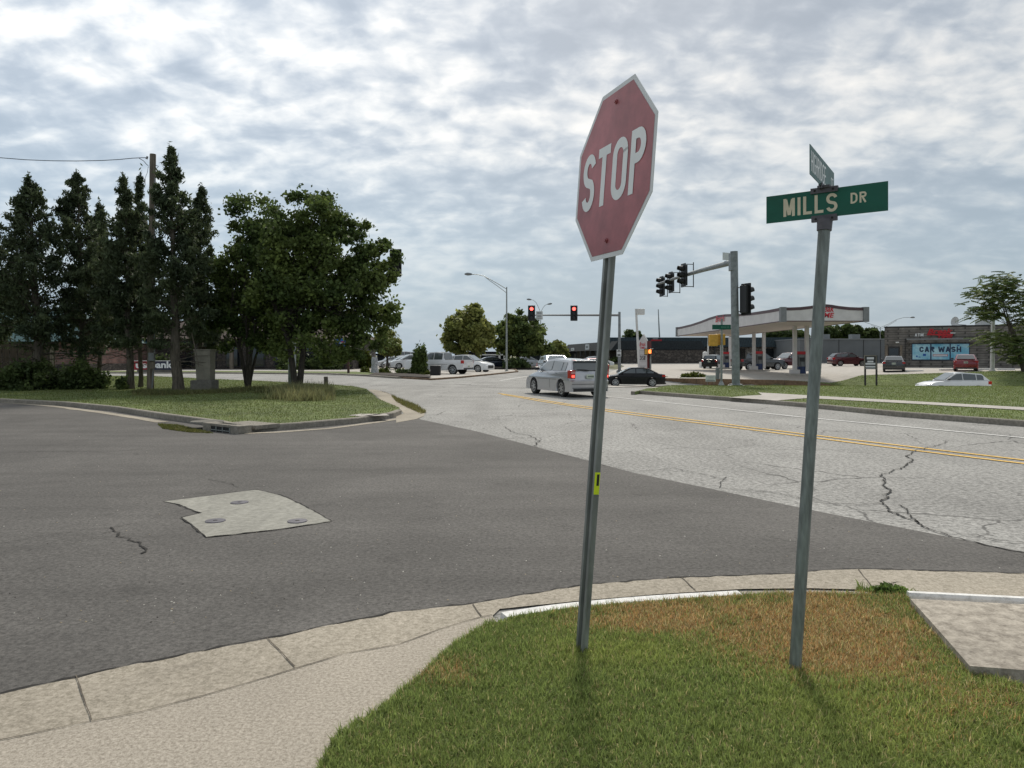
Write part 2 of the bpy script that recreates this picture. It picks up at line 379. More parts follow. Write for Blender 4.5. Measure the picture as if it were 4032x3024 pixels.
M['tyre'] = pmat('tyre_rubber', (0.018,0.018,0.018), 0.85)
M['rim'] = pmat('alloy_rim', (0.42,0.43,0.44), 0.3, 0.8)
M['under'] = pmat('underbody', (0.01,0.01,0.01), 0.9)
M['trim'] = pmat('black_trim', (0.016,0.016,0.017), 0.4)
M['tail'] = pmat('tail_lamp', (0.42,0.008,0.008), 0.12, coat=0.6)
M['tail_clear'] = pmat('clear_tail_lamp', (0.55,0.25,0.24), 0.12, coat=0.6)
M['tail_lit'] = pmat('lit_tail_lamp', (1.0,0.10,0.07), 0.3, emit=1.1)
M['head'] = pmat('head_lamp', (0.75,0.77,0.78), 0.08, coat=0.8)
M['plate'] = pmat('number_plate', (0.55,0.60,0.50), 0.5)
M['plate_ink'] = pmat('plate_ink', (0.04,0.07,0.05), 0.5)
def paint(name, col, metal=0.3, rough=0.25):
    return pmat(name, col, rough, metal, var=0.03, scale=1.5, coat=1.0)
M['p_silver'] = paint('silver_paint', (0.46,0.465,0.48), 0.55, 0.30)
M['p_white'] = paint('white_paint', (0.72,0.73,0.74), 0.0, 0.3)
M['p_black'] = pmat('black_paint', (0.006,0.006,0.007), 0.22, 0.0, var=0.03, scale=1.5, spec=0.35)
M['p_maroon'] = paint('maroon_paint', (0.085,0.010,0.016), 0.3, 0.25)
M['p_red'] = paint('red_paint', (0.22,0.010,0.018), 0.3, 0.25)
M['p_grey'] = paint('charcoal_paint', (0.035,0.037,0.040), 0.3, 0.25)
M['p_blue'] = paint('dark_blue_paint', (0.012,0.020,0.045), 0.3, 0.25)
M['p_palegrey'] = paint('pale_grey_paint', (0.35,0.37,0.39), 0.4, 0.3)
M['canopy_white'] = pmat('canopy_white', (0.60,0.58,0.57), 0.5, var=0.07, scale=1.5)
M['canopy_trim'] = pmat('canopy_maroon_trim', (0.085,0.045,0.052), 0.5, var=0.12)
M['canopy_soffit'] = pmat('soffit_cream', (0.52,0.47,0.42), 0.7, var=0.08)
M['grey_metal'] = pmat('grey_metal', (0.20,0.21,0.215), 0.6, var=0.1)
M['white_metal'] = pmat('white_metal', (0.62,0.62,0.60), 0.55, var=0.08)
M['red_sign'] = pmat('red_sign', (0.42,0.012,0.02), 0.45, var=0.08)
M['sign_crimson'] = pmat('crimson_letters', (0.52,0.015,0.03), 0.45, var=0.05)
M['pump_blue'] = pmat('pump_blue', (0.014,0.035,0.12), 0.5)
M['mansard'] = pmat('teal_ribbed_metal', (0.040,0.058,0.066), 0.75, var=0.30, scale=1.0, stretch=(9,9,0.1), spec=0.15)
M['mansard_dark'] = pmat('charcoal_shingle', (0.030,0.036,0.040), 0.95, var=0.2, scale=5, spec=0.1)
M['dark_soffit'] = pmat('dark_soffit', (0.010,0.010,0.012), 0.9, spec=0.1)
M['stone_wall'] = stone_mat('rubble_stone', (0.18,0.165,0.15), (0.40,0.37,0.33), (0.075,0.068,0.06), 2.4)
M['dark_stone'] = stone_mat('dark_rubble', (0.05,0.042,0.036), (0.11,0.095,0.082), (0.03,0.027,0.025), 1.8)
M['grey_wall'] = pmat('grey_panel_wall', (0.125,0.135,0.140), 0.85, var=0.06, scale=0.8)
M['cmu'] = brick_mat('split_face_block', (0.185,0.172,0.155), (0.135,0.125,0.112), (0.075,0.07,0.063), 1.0, 0.8, 0.26, 0.03)
M['brick'] = brick_mat('red_brick', (0.26,0.13,0.105), (0.17,0.095,0.08), (0.20,0.17,0.15), 1.0, 0.45, 0.16, 0.02)
M['retain'] = pmat('brown_retaining_wall', (0.175,0.115,0.070), 0.95, var=0.22, scale=1.2, bump=0.2, scale2=6)
M['teal_roof'] = pmat('teal_roof', (0.045,0.095,0.10), 0.75, var=0.18, scale=3, stretch=(1,4,4), spec=0.2)
M['fence_wood'] = pmat('dark_fence_wood', (0.055,0.040,0.028), 0.95, var=0.3, scale=4, stretch=(3,3,0.3))
M['box_metal'] = pmat('grey_green_cabinet', (0.20,0.185,0.145), 0.7, var=0.15, scale=3)
M['pad'] = ground_mat('concrete_pad', (0.10,0.095,0.08), (0.20,0.19,0.165), 10, 50, (0.3,0.7))
M['navy'] = pmat('navy_banner', (0.016,0.018,0.045), 0.6)
M['banner_red'] = pmat('banner_red', (0.33,0.02,0.03), 0.6)
M['blue_sign'] = pmat('blue_panel', (0.015,0.10,0.36), 0.5)
M['vinyl'] = pmat('pale_blue_vinyl', (0.46,0.70,0.76), 0.35, col2=(0.12,0.40,0.56), scale=0.7, detail=5)
M['navy_letter'] = pmat('navy_letters', (0.012,0.035,0.085), 0.5)
M['rock'] = pmat('grey_rock', (0.36,0.37,0.38), 0.9, var=0.3, scale=5, bump=0.7)
M['pale_rock'] = pmat('pale_rock', (0.52,0.48,0.40), 0.9, var=0.2, scale=4, bump=0.5)
M['cable'] = pmat('cable_black', (0.03,0.03,0.032), 0.7)

# ------------------------------------------------------------------ ground sheets
def inpoly(poly, X, Y):
    poly = np.asarray(poly, float); n = len(poly); ins = np.zeros(len(X), bool); j = n - 1
    for i in range(n):
        xi, yi = poly[i]; xj, yj = poly[j]
        c = ((yi > Y) != (yj > Y)) & (X < (xj - xi) * (Y - yi) / (yj - yi + 1e-12) + xi)
        ins ^= c; j = i
    return ins
def resample(pts, step, closed=True):
    outp = []; n = len(pts); m = n if closed else n - 1
    for i in range(m):
        a = np.array(pts[i], float); b = np.array(pts[(i + 1) % n], float)
        k = max(1, int(np.linalg.norm(b - a) / step))
        for q in range(k): outp.append(tuple(a + (b - a) * q / k))
    if not closed: outp.append(tuple(pts[-1]))
    return outp
def smooth_line(pts, it=2):
    for _ in range(it):
        o = [pts[0]]
        for a, b in zip(pts[:-1], pts[1:]):
            o.append((a[0]*.75 + b[0]*.25, a[1]*.75 + b[1]*.25)); o.append((a[0]*.25 + b[0]*.75, a[1]*.25 + b[1]*.75))
        o.append(pts[-1]); pts = o
    return pts
def inset(path, d):   # shift polyline to its left by d
    A = [Vector(p) for p in path]; o = []
    for i, p in enumerate(A):
        t = (A[min(i+1, len(A)-1)] - A[max(i-1, 0)]).normalized(); o.append(tuple(p + Vector((-t.y, t.x)) * d))
    return o
def sheet(name, poly, zoff, m, step=1.5, skirt=0.0, parent=None, kind='structure', jitter=0.0):
    b = resample(poly, step)
    if jitter:
        rng = np.random.default_rng(len(b)); b = [(p[0] + rng.normal(0, jitter), p[1] + rng.normal(0, jitter)) for p in b]
    P_ = np.array(b); lo = P_.min(0); hi = P_.max(0)
    gx, gy = np.meshgrid(np.arange(lo[0] + step * .5, hi[0], step), np.arange(lo[1] + step * .5, hi[1], step))
    gx = gx.ravel(); gy = gy.ravel(); ok = inpoly(b, gx, gy)
    gx = gx[ok]; gy = gy[ok]
    if len(gx):
        keep = np.ones(len(gx), bool)
        for q in P_: keep &= (gx - q[0])**2 + (gy - q[1])**2 > (0.3 * step)**2
        gx = gx[keep]; gy = gy[keep]
    nb = len(b)
    co = [Vector(p) for p in b] + [Vector((x, y)) for x, y in zip(gx, gy)]
    r = geometry.delaunay_2d_cdt(co, [(i, (i + 1) % nb) for i in range(nb)], [], 1, 1e-5)
    vs, fs = r[0], r[2]
    A = np.array([(v.x, v.y) for v in vs]); Z = T(A[:, 0], A[:, 1]) + zoff
    mb = MB(); mb.v = [(x, y, z) for (x, y), z in zip(A, Z)]; mb.f = [tuple(f) for f in fs]
    if skirt:
        k = len(mb.v)
        ring = [(x, y, Tz(x, y) + zoff) for x, y in b]
        mb.add(ring + [(x, y, z - skirt) for x, y, z in ring], [(i, (i+1) % nb, nb + (i+1) % nb, nb + i) for i in range(nb)])
    me = bpy.data.meshes.new(name); me.from_pydata(mb.v, [], mb.f); me.update()
    me.materials.append(m)
    o = bpy.data.objects.new(name, me); COL.objects.link(o)
    if kind: o['kind'] = kind
    return o
def strip(name, pts, w, zoff, m, h=0.0, off=0.0, kind='structure', parent=None, jit=0.0, step=1.0, seed=1):
    """ribbon (h=0) or raised kerb (h>0) along world points; off shifts it to its left"""
    pts = resample(pts, step, False); rng = random.Random(seed)
    A = [Vector(p) for p in pts]; n = len(A); mb = MB(); rows = []
    for i, p in enumerate(A):
        d = (A[min(i+1, n-1)] - A[max(i-1, 0)]).normalized(); nrm = Vector((-d.y, d.x))
        ww = w * (1 + rng.uniform(-jit, jit))
        sh = rng.uniform(-jit, jit) * w
        l = p + nrm * (off + ww / 2 + sh); r = p + nrm * (off - ww / 2 + sh)
        zl = Tz(p.x, p.y) + zoff
        rows.append((l, r, zl))
    vs = []
    if h:
        for l, r, z in rows:
            c = 0.02
            li = l + (r - l) * 0.12; ri = r + (l - r) * 0.12
            vs += [(l.x, l.y, z - 0.1), (l.x, l.y, z + h - c), (li.x, li.y, z + h), (ri.x, ri.y, z + h), (r.x, r.y, z + h - c), (r.x, r.y, z - 0.1)]
        k = 6
        fs = [(i*k + j, i*k + j + 1, (i+1)*k + j + 1, (i+1)*k + j) for i in range(n - 1) for j in range(k - 1)]
        fs += [tuple(range(k)), tuple(range((n-1)*k + k - 1, (n-1)*k - 1, -1))]
    else:
        for l, r, z in rows: vs += [(l.x, l.y, z), (r.x, r.y, z)]
        fs = [(2*i, 2*i + 1, 2*i + 3, 2*i + 2) for i in range(n - 1)]
    mb.add(vs, fs)
    o = mb.build(name, m)
    if kind: o['kind'] = kind
    return o

# wide ground to the horizon
xs = np.concatenate([np.linspace(-1800, -80, 12)[:-1], np.arange(-80, 80, 2.0), np.linspace(80, 1800, 12)])
ys = np.concatenate([[-300, -60], np.arange(-20, 135, 1.5), np.linspace(140, 3000, 14)])
gx, gy = np.meshgrid(xs, ys); Z = T(gx, gy) - 0.06
nx, ny = len(xs), len(ys)
idx = np.arange(nx * ny).reshape(ny, nx)
quads = np.stack([idx[:-1, :-1].ravel(), idx[:-1, 1:].ravel(), idx[1:, 1:].ravel(), idx[1:, :-1].ravel()], 1)
tag(raw_mesh('ground', np.stack([gx.ravel(), gy.ravel(), Z.ravel()], 1), [(4, quads)], M['field']), kind='structure')

tag(sheet('main_road', [(-75, 2.0), (12, 1.5), (70, 2), (70, 66), (16, 66), (7, 105), (-3, 105), (-3.5, 66), (-75, 66)], 0.0, M['asphalt_old'], 2.0), kind='structure')
near_edge = [(-900, 2985), (0, 2743), (365, 2657), (700, 2588), (1057, 2522), (1200, 2488), (1538, 2419), (1861, 2384), (2122, 2338), (2299, 2308), (2683, 2279), (2900, 2272), (3128, 2264), (3234, 2251), (3379, 2246), (3680, 2253), (4032, 2263), (5200, 2300)]
far_edge = [(5200, 2420), (4032, 2177), (3640, 2098), (3193, 2010), (2850, 1937), (2500, 1864), (2129, 1766), (1880, 1700), (1654, 1652), (1640, 1630), (1500, 1640), (1000, 1690), (600, 1640), (200, 1580), (-900, 1560)]
side = [G(*p) for p in near_edge] + [G(*p) for p in far_edge]
sheet('side_street', side, 0.006, M['asphalt_new'], 0.6)

# foreground concrete and grass
gut_in = [(-900, 3160), (0, 2932), (280, 2872), (547, 2822), (860, 2738), (1167, 2645), (1354, 2588), (1569, 2550), (1738, 2488), (1892, 2442), (1938, 2433), (1968, 2404)]
kerb_back = [(1968, 2404), (2300, 2370), (2600, 2345), (2925, 2325), (3180, 2322), (3420, 2328), (3574, 2342), (4032, 2362), (5200, 2420)]
gutter = [G(*p) for p in near_edge] + [G(*p) for p in reversed(kerb_back[1:])] + [G(*p) for p in reversed(gut_in)]
sheet('gutter', gutter, 0.011, M['gutter'], 0.5)
walk_r = [(1938, 2433), (1953, 2454), (1807, 2538), (1661, 2680), (1507, 2803), (1354, 2895), (1285, 3024), (1180, 3500), (1050, 4400)]
sheet('pavement', [G(*p) for p in gut_in[:-1]] + [G(*p) for p in walk_r] + [G(-900, 4400)], 0.016, M['concrete'], 0.5)
lawn_poly = [G(p[0], p[1], 0.04) for p in ([(1953, 2452), (2010, 2430), (2300, 2390), (2600, 2368), (2925, 2345), (3180, 2335), (3420, 2338), (3574, 2352), (3697, 2490), (3819, 2640), (4032, 2700), (4700, 2900), (4700, 4600), (1000, 4600), (1180, 3500), (1285, 3024), (1354, 2895), (1507, 2803), (1661, 2680), (1807, 2538)])]
sheet('lawn_soil', lawn_poly, 0.035, M['soil'], 0.4, skirt=0.05)
# white-painted kerb, bare kerb, white edge of the slab
kp = [G(*p, 0.06) for p in smooth_line([(1985, 2410), (2150, 2384), (2300, 2367), (2600, 2341), (2915, 2324)], 2)]
tag(strip('painted_kerb', kp, 0.115, 0.0, M['white_paint'], h=0.045, step=0.15), kind='structure')
kp = [G(*p, 0.05) for p in smooth_line([(2918, 2330), (3180, 2326), (3420, 2332), (3574, 2344)], 1)]
strip('kerb', kp, 0.07, 0.0, M['gutter'], h=0.045, step=0.15)
kp = [G(*p, 0.06) for p in [(3575, 2345), (4032, 2368), (5200, 2430)]]
strip('kerb', kp, 0.05, 0.0, M['white_paint'], h=0.085, step=0.2)
slab = [G(p[0], p[1], 0.09) for p in [(3584, 2354), (3697, 2479), (3819, 2618), (4032, 2634), (5200, 2720), (5200, 2440), (4032, 2376)]]
sheet('pavement_slab', slab, 0.085, M['slab'], 0.4, skirt=0.11)
# joints in the gutter
for a, b in (((1050, 2520), (1160, 2636)), ((1861, 2386), (1895, 2436)), ((2683, 2281), (2740, 2334)), ((3379, 2248), (3440, 2326)), ((300, 2670), (360, 2850))):
    strip('gutter_joint', [G(*a), G(*b)], 0.006, 0.0165, M['joint'], step=0.08, jit=0.5, seed=a[0])
pathj = [G(*p) for p in near_edge[1:-1]]
strip('road_edge_crack', pathj, 0.015, 0.0135, M['crack'], step=0.06, jit=0.9, seed=5)
strip('gutter_joint', [G(*p) for p in gut_in[1:-1]], 0.006, 0.020, M['joint'], step=0.1, jit=0.6, seed=6)
# cracks across both asphalts
def crack(pts, w, seed, z=0.011):
    rng = random.Random(seed); W = [G(*p) for p in pts]; o = []; w = w * .68
    for a, b in zip(W[:-1], W[1:]):
        d = math.dist(a, b); k = max(2, int(d / 0.11))
        for q in range(k):
            t = q / k; o.append((a[0] + (b[0]-a[0])*t + rng.gauss(0, 0.022) * (q > 0), a[1] + (b[1]-a[1])*t + rng.gauss(0, 0.022) * (q > 0)))
    o.append(W[-1]); strip('road_crack', o, w, z, M['crack'], step=0.035, jit=0.6, seed=seed)
crack([(3605, 1775), (3570, 1800), (3595, 1815), (3560, 1840), (3520, 1852), (3470, 1872), (3485, 1905), (3500, 1945), (3478, 1985), (3500, 2015), (3560, 2040), (3620, 2065), (3700, 2100), (3800, 2130), (3900, 2155), (4040, 2180), (4300, 2230)], 0.028, 1)
crack([(3620, 2065), (3590, 2040), (3570, 2005), (3540, 1990)], 0.018, 2)
crack([(3478, 1985), (3380, 1990), (3280, 1984), (3190, 1975)], 0.016, 3)
crack([(3190, 1975), (3050, 1940), (2900, 1930), (2830, 1922), (2845, 1895), (2860, 1880)], 0.014, 4)
crack([(2860, 1890), (2720, 1860), (2650, 1845), (2560, 1855), (2500, 1858)], 0.014, 5)
crack([(3700, 2100), (3850, 2110), (3950, 2135), (4100, 2150)], 0.016, 6)
crack([(2500, 1858), (2380, 1835), (2300, 1810), (2200, 1790)], 0.012, 7)
crack([(1640, 1640), (1760, 1632), (1900, 1628), (2100, 1628), (2330, 1640)], 0.02, 8)
crack([(1980, 1680), (2030, 1705), (2080, 1715), (2125, 1735), (2110, 1760), (2140, 1768)], 0.022, 9)
crack([(3605, 1775), (3640, 1768), (3700, 1752), (3740, 1735)], 0.02, 10)
crack([(2960, 1700), (3020, 1712), (3090, 1718)], 0.02, 17)
crack([(436, 2080), (445, 2095), (495, 2120), (500, 2130), (555, 2152), (578, 2172), (555, 2185)], 0.022, 11, 0.0125)
crack([(0, 2145), (160, 2115), (330, 2090), (436, 2082), (540, 2060)], 0.008, 12, 0.0125)
crack([(405, 2104), (445, 2095)], 0.014, 13, 0.0125)
crack([(0, 1785), (200, 1780), (420, 1782), (560, 1770)], 0.02, 14, 0.0125)
crack([(820, 1890), (900, 1905), (940, 1922)], 0.01, 15, 0.0125)

# manhole patch
patch = [G(*p) for p in [(642, 1978), (1006, 1931), (1107, 1953), (1202, 1997), (1307, 2057), (1076, 2092), (810, 2121), (759, 2073), (712, 2042), (788, 2024), (753, 2010), (702, 1991)]]
sheet('concrete_patch', patch, 0.011, M['patch'], 0.25, jitter=0.008)
strip('road_crack', patch + [patch[0]], 0.012, 0.0145, M['crack'], step=0.08, jit=0.8, seed=21)
for i, (px, py) in enumerate(((943, 1983), (848, 2056), (1171, 2057))):
    x, y = G(px, py)
    mb = MB(); mb.cyl((x, y, 0.0), (x, y, 0.018), 0.098, 0.092, 28)
    lid = empty('valve_cover', (x, y, 0), 0, ('round metal valve cover at the far side of the pale patch', 'round metal valve cover at the near left corner of the pale patch', 'round metal valve cover at the right corner of the pale patch')[i], 'valve cover', 'covers set in the concrete patch')
    mb.build('lid', M['bracket'], lid, world=True)
    MB().cyl((x, y, 0.019), (x, y, 0.0205), 0.022, 0.02, 12).build('lift_hole', M['dark_hole'], lid, world=True)

# lane lines
def line_px(pts, w, m, name='lane_line', z=0.010, off=0):
    strip(name, [G(*p) for p in pts], w, z, m, step=0.5, off=off, jit=0.06)
yl = [(1962, 1549), (2075, 1566), (2250, 1594), (2500, 1627), (2800, 1664), (3150, 1708), (3600, 1762), (4032, 1813), (5200, 1950)]
yl2 = [(1975, 1553), (2120, 1579), (2300, 1607), (2500, 1635), (2800, 1673), (3150, 1718), (3600, 1775), (4032, 1827), (5200, 1967)]
line_px(yl, 0.11, M['yellow_paint']); line_px(yl2, 0.11, M['yellow_paint'])
line_px([(2370, 1560), (2500, 1573.5), (2800, 1605), (3150, 1643), (3600, 1685), (4032, 1725), (5200, 1835)], 0.11, M['white_paint'])
line_px([(1969, 1499), (2094, 1479), (2170, 1466)], 0.14, M['white_paint'], z=0.010)
line_px([(2470, 1549), (2300, 1541), (2200, 1537)], 0.05, M['crack'])
line_px([(1700, 1513), (2110, 1526)], 0.05, M['crack'])
line_px([(1250, 1514), (2120, 1529)], 0.07, M['crack'])

# island lawn with kerb
isl_front = [(-900, 1556), (0, 1571), (244, 1583), (448, 1602), (651, 1632), (850, 1658), (957, 1680), (1166, 1667), (1410, 1646), (1550, 1626), (1583, 1614)]
isl_back = [(1573, 1604), (1492, 1571), (1443, 1531), (1390, 1520), (1309, 1514), (1044, 1500), (841, 1492), (610, 1481), (220, 1477), (-900, 1474)]
IZ = 0.13
isl = [G(p[0], p[1], IZ) for p in isl_front + isl_back]
front_w = [G(p[0], p[1], IZ) for p in isl_front]
sheet('lawn_soil', [tuple(p) for p in inset(front_w, 0.12)] + [G(p[0], p[1], IZ) for p in isl_back], IZ - 0.005, M['turf'], 1.2, skirt=0.12)
strip('kerb', front_w, 0.16, -0.02, M['kerb'], h=IZ + 0.03, off=0.09, step=0.6)
# pale gutter along the island and its worn corner
strip('gutter', [G(*p) for p in [(0, 1584), (203, 1600), (407, 1626), (560, 1650), (640, 1664)]], 0.28, 0.013, M['gutter'], step=0.6, jit=0.1)
strip('gutter', [G(*p) for p in [(960, 1709), (1085, 1704), (1288, 1690), (1492, 1663), (1600, 1645)]], 0.22, 0.013, M['gutter'], step=0.5, jit=0.05)
sheet('gutter', [G(*p) for p in [(1524, 1546), (1573, 1574), (1610, 1598), (1675, 1628), (1668, 1640), (1638, 1652), (1560, 1666), (1560, 1640), (1590, 1630), (1575, 1612), (1500, 1576), (1450, 1534), (1480, 1536)]], 0.012, M['gutter'], 0.6)
crack([(1500, 1540), (1545, 1556), (1580, 1578), (1625, 1600), (1672, 1628)], 0.05, 31, 0.018)
crack([(1600, 1634), (1668, 1630)], 0.03, 32, 0.018)

# storm drain in the kerb
dr = empty('storm_drain', (*G(885, 1703), 0), 0, 'kerb storm drain with barred dark opening in the grass island kerb', 'storm drain')
a = Vector((*G(846, 1697), 0)); b_ = Vector((*G(955, 1709), 0))
t = (b_ - a).normalized(); nn = Vector((-t.y, t.x, 0))
def frame_box(mb, o, t, n, u0, u1, n0, n1, z0, z1):
    vs = [o + t*u + n*v + Vector((0, 0, z)) for z in (z0, z1) for (u, v) in ((u0, n0), (u1, n0), (u1, n1), (u0, n1))]
    mb.add(vs, [(3,2,1,0),(4,5,6,7),(0,1,5,4),(1,2,6,5),(2,3,7,6),(3,0,4,7)]); return mb
Ld = (b_ - a).length
mb = MB(); frame_box(mb, a, t, nn, 0.0, Ld*0.72, -0.09, 0.02, 0.115, 0.17); frame_box(mb, a, t, nn, -0.3, 0.0, -0.1, 0.2, -0.02, 0.17); frame_box(mb, a, t, nn, Ld*0.72, Ld*1.02, -0.1, 0.2, -0.02, 0.168); frame_box(mb, a, t, nn, -0.1, Ld, 0.3, 0.9, 0.06, 0.150)
mb.build('surround', M['kerb'], dr, world=True, bevel=0.01)
MB_ = MB(); frame_box(MB_, a, t, nn, 0.0, Ld*0.72, -0.085, -0.005, 0.0, 0.112); MB_.build('opening', M['dark_hole'], dr, world=True)
mb = MB(); frame_box(mb, a, t, nn, 0.02, Ld*0.70, -0.105, -0.09, 0.035, 0.05)
for u in (0.3, 0.62, 0.98): frame_box(mb, a, t, nn, Ld*0.72*u-0.02, Ld*0.72*u, -0.105, -0.088, 0.0, 0.112)
mb.build('bar', M['galv'], dr, world=True)
x, y = G(815, 1658, 0.16)
MB().cyl((x, y, 0.14), (x, y, 0.165), 0.36, 0.34, 24).build('cover', M['pad'], dr, world=True)
x, y = G(1455, 1634, 0.14)
sheet('worn_patch', [(x-0.5, y-0.1), (x-0.1, y-0.35), (x+0.5, y-0.1), (x+0.35, y+0.35), (x-0.3, y+0.4)], 0.14, M['lot'], 0.3)

# right-hand lawn with kerb and path
rf = [(2500, 1542), (2515, 1539), (2708, 1553), (2985, 1573), (3172, 1588), (3539, 1622), (4032, 1658), (5400, 1766)]
rf_w = [G(p[0], p[1], IZ) for p in rf]
rb_x = np.linspace(8.2, 46, 14)
rback = [(x, float(yc(x)) - 5.2) for x in rb_x]
rlawn = [rf_w[0]] + [tuple(p) for p in inset(rf_w, 0.12)[1:]] + [(46, 14)] + rback[::-1] + [(8.6, 44), (8.0, 37.2), (7.0, 34.6), (6.0, 33.0)]
sheet('lawn_soil', rlawn, IZ - 0.005, M['turf'], 1.2, skirt=0.12)
strip('kerb', rf_w, 0.16, -0.02, M['kerb'], h=IZ + 0.03, off=0.09, step=0.8)
pth = [(2985, 1546), (3227, 1560), (3600, 1581), (4032, 1605), (5400, 1680), (5400, 1695), (4032, 1616), (3600, 1591), (3227, 1571), (3175, 1569), (3054, 1578), (2870, 1566), (2930, 1560), (3000, 1556)]
sheet('footpath', [G(p[0], p[1], IZ) for p in pth], IZ + 0.012, M['lot'], 0.8)
sheet('footpath', [(3.5, 37.5), (8.1, 36.0), (8.7, 39.5), (13.0, 38.3), (13.0, 39.6), (9, 42), (4, 44)], 0.03, M['lot'], 0.8, skirt=0.05)
sheet('cross_street_right', [(9, float(yc(9)) - 4.9)] + [(x, float(yc(x)) - 4.9) for x in np.linspace(11, 60, 12)] + [(x, float(yc(x)) + 4.0) for x in np.linspace(60, 9, 13)], 0.008, M['lot'], 1.5)
# lawn behind the cross street (right) and concrete lots
bl = [(x, float(yc(x)) + 4.4) for x in np.linspace(19.5, 58, 12)] + [(58, 58), (40, 60.5), (28.5, 60), (24.5, 56.5)]
sheet('lawn_soil', bl, 0.07, M['turf'], 1.2, skirt=0.12)
lotR = [(x, float(yc(x)) + 4.75) for x in (9.0, 12, 15, 19)] + [(24.0, 56.3), (28.5, 59.8), (40, 60.3), (75, 60), (75, 131), (18, 131), (16, 105), (8.5, 66), (8.2, 61.5)]
sheet('forecourt', lotR, 0.03, M['lot'], 2.0, skirt=0.1)
lotL = [G(*p) for p in [(-300, 1464), (841, 1463.5), (1400, 1467), (1500, 1476), (1580, 1489), (1700, 1496), (1809, 1488), (1932, 1476), (2038, 1464.5), (2020, 1456), (1985, 1453), (1990, 1441), (1000, 1440), (-300, 1444)]]
sheet('parking_lot', lotL, 0.05, M['lot'], 3.0, skirt=0.07)
strip('kerb', [G(*p) for p in [(1573, 1490), (1700, 1497), (1809, 1489), (1932, 1477), (2038, 1465.5), (2030, 1458), (1990, 1453)]], 0.15, -0.02, M['retain'], h=0.14, step=1.0)
strip('kerb', [G(*p) for p in [(-300, 1470), (841, 1471), (1300, 1475), (1451, 1482), (1573, 1491)]], 0.3, -0.02, M['kerb'], h=0.15, step=1.5)
sheet('lawn_soil', [G(*p) for p in [(-300, 1469.5), (841, 1470), (1300, 1474), (1451, 1481), (1500, 1476), (1400, 1468), (841, 1465), (-300, 1466)]], 0.12, M['turf'], 2.0)
sheet('planting_bed', [G(*p) for p in [(1451, 1481), (1573, 1489), (1690, 1494), (1700, 1486), (1600, 1476), (1480, 1474)]], 0.15, M['mulch'], 1.5)
sheet('planting_bed', [G(*p) for p in [(1930, 1456), (2100, 1456), (2130, 1449), (2080, 1444), (1960, 1446)]], 0.16, M['mulch'], 2.0)

# ------------------------------------------------------------------ grass blades (uncountable)
def blades(name, poly, n, hmin, hmax, width, zoff, colf, seed, dens=None, lean=0.8, seg2=True):
    rng = np.random.default_rng(seed)
    P_ = np.array(poly); lo = P_.min(0); hi = P_.max(0)
    X = []; Y = []; tot = 0
    while tot < n:
        x = rng.uniform(lo[0], hi[0], n); y = rng.uniform(lo[1], hi[1], n)
        ok = inpoly(poly, x, y)
        if dens is not None: ok &= rng.random(n) < dens(x, y)
        X.append(x[ok]); Y.append(y[ok]); tot += ok.sum()
    x = np.concatenate(X)[:n]; y = np.concatenate(Y)[:n]
    z = T(x, y) + zoff
    h = rng.uniform(hmin, hmax, n) * (0.75 + 0.5 * rng.random(n)); az = rng.uniform(0, 2*np.pi, n); ln = np.abs(rng.normal(0, lean, n)) + 0.15
    ax = rng.uniform(0, 2*np.pi, n); wx = np.cos(ax) * width / 2; wy = np.sin(ax) * width / 2
    dx = np.cos(az); dy = np.sin(az)
    L1 = h * 0.55; a1 = ln * 0.5; a2 = np.minimum(ln * 1.25, 1.9)
    mx_ = x + dx * np.sin(a1) * L1; my = y + dy * np.sin(a1) * L1; mz = z + np.cos(a1) * L1
    tx = mx_ + dx * np.sin(a2) * h * .5; ty = my + dy * np.sin(a2) * h * .5; tz = mz + np.cos(a2) * h * .5
    V = np.stack([np.stack([x - wx, y - wy, z], 1), np.stack([x + wx, y + wy, z], 1), np.stack([mx_ + wx*.8, my + wy*.8, mz], 1), np.stack([mx_ - wx*.8, my - wy*.8, mz], 1), np.stack([tx, ty, tz], 1)], 1).reshape(-1, 3)
    b = np.arange(n)[:, None] * 5
    q = b + np.array([[0, 1, 2, 3]]); tr = b + np.array([[3, 2, 4]])
    C = colf(x, y, rng)
    return tag(raw_mesh(name, V, [(4, q), (3, tr)], M['grass'], colors=np.repeat(C, 5, 0)), kind='stuff')
def vnoise(x, y, s, seed):
    rng = np.random.default_rng(seed); g = rng.random((64, 64))
    u = x * s + 17.3; v = y * s + 5.1; i = np.floor(u).astype(int); j = np.floor(v).astype(int); fu = u - i; fv = v - j
    fu = fu*fu*(3-2*fu); fv = fv*fv*(3-2*fv)
    a = g[i % 64, j % 64]; b = g[(i+1) % 64, j % 64]; c = g[i % 64, (j+1) % 64]; d = g[(i+1) % 64, (j+1) % 64]
    return (a*(1-fu)+b*fu)*(1-fv) + (c*(1-fu)+d*fu)*fv
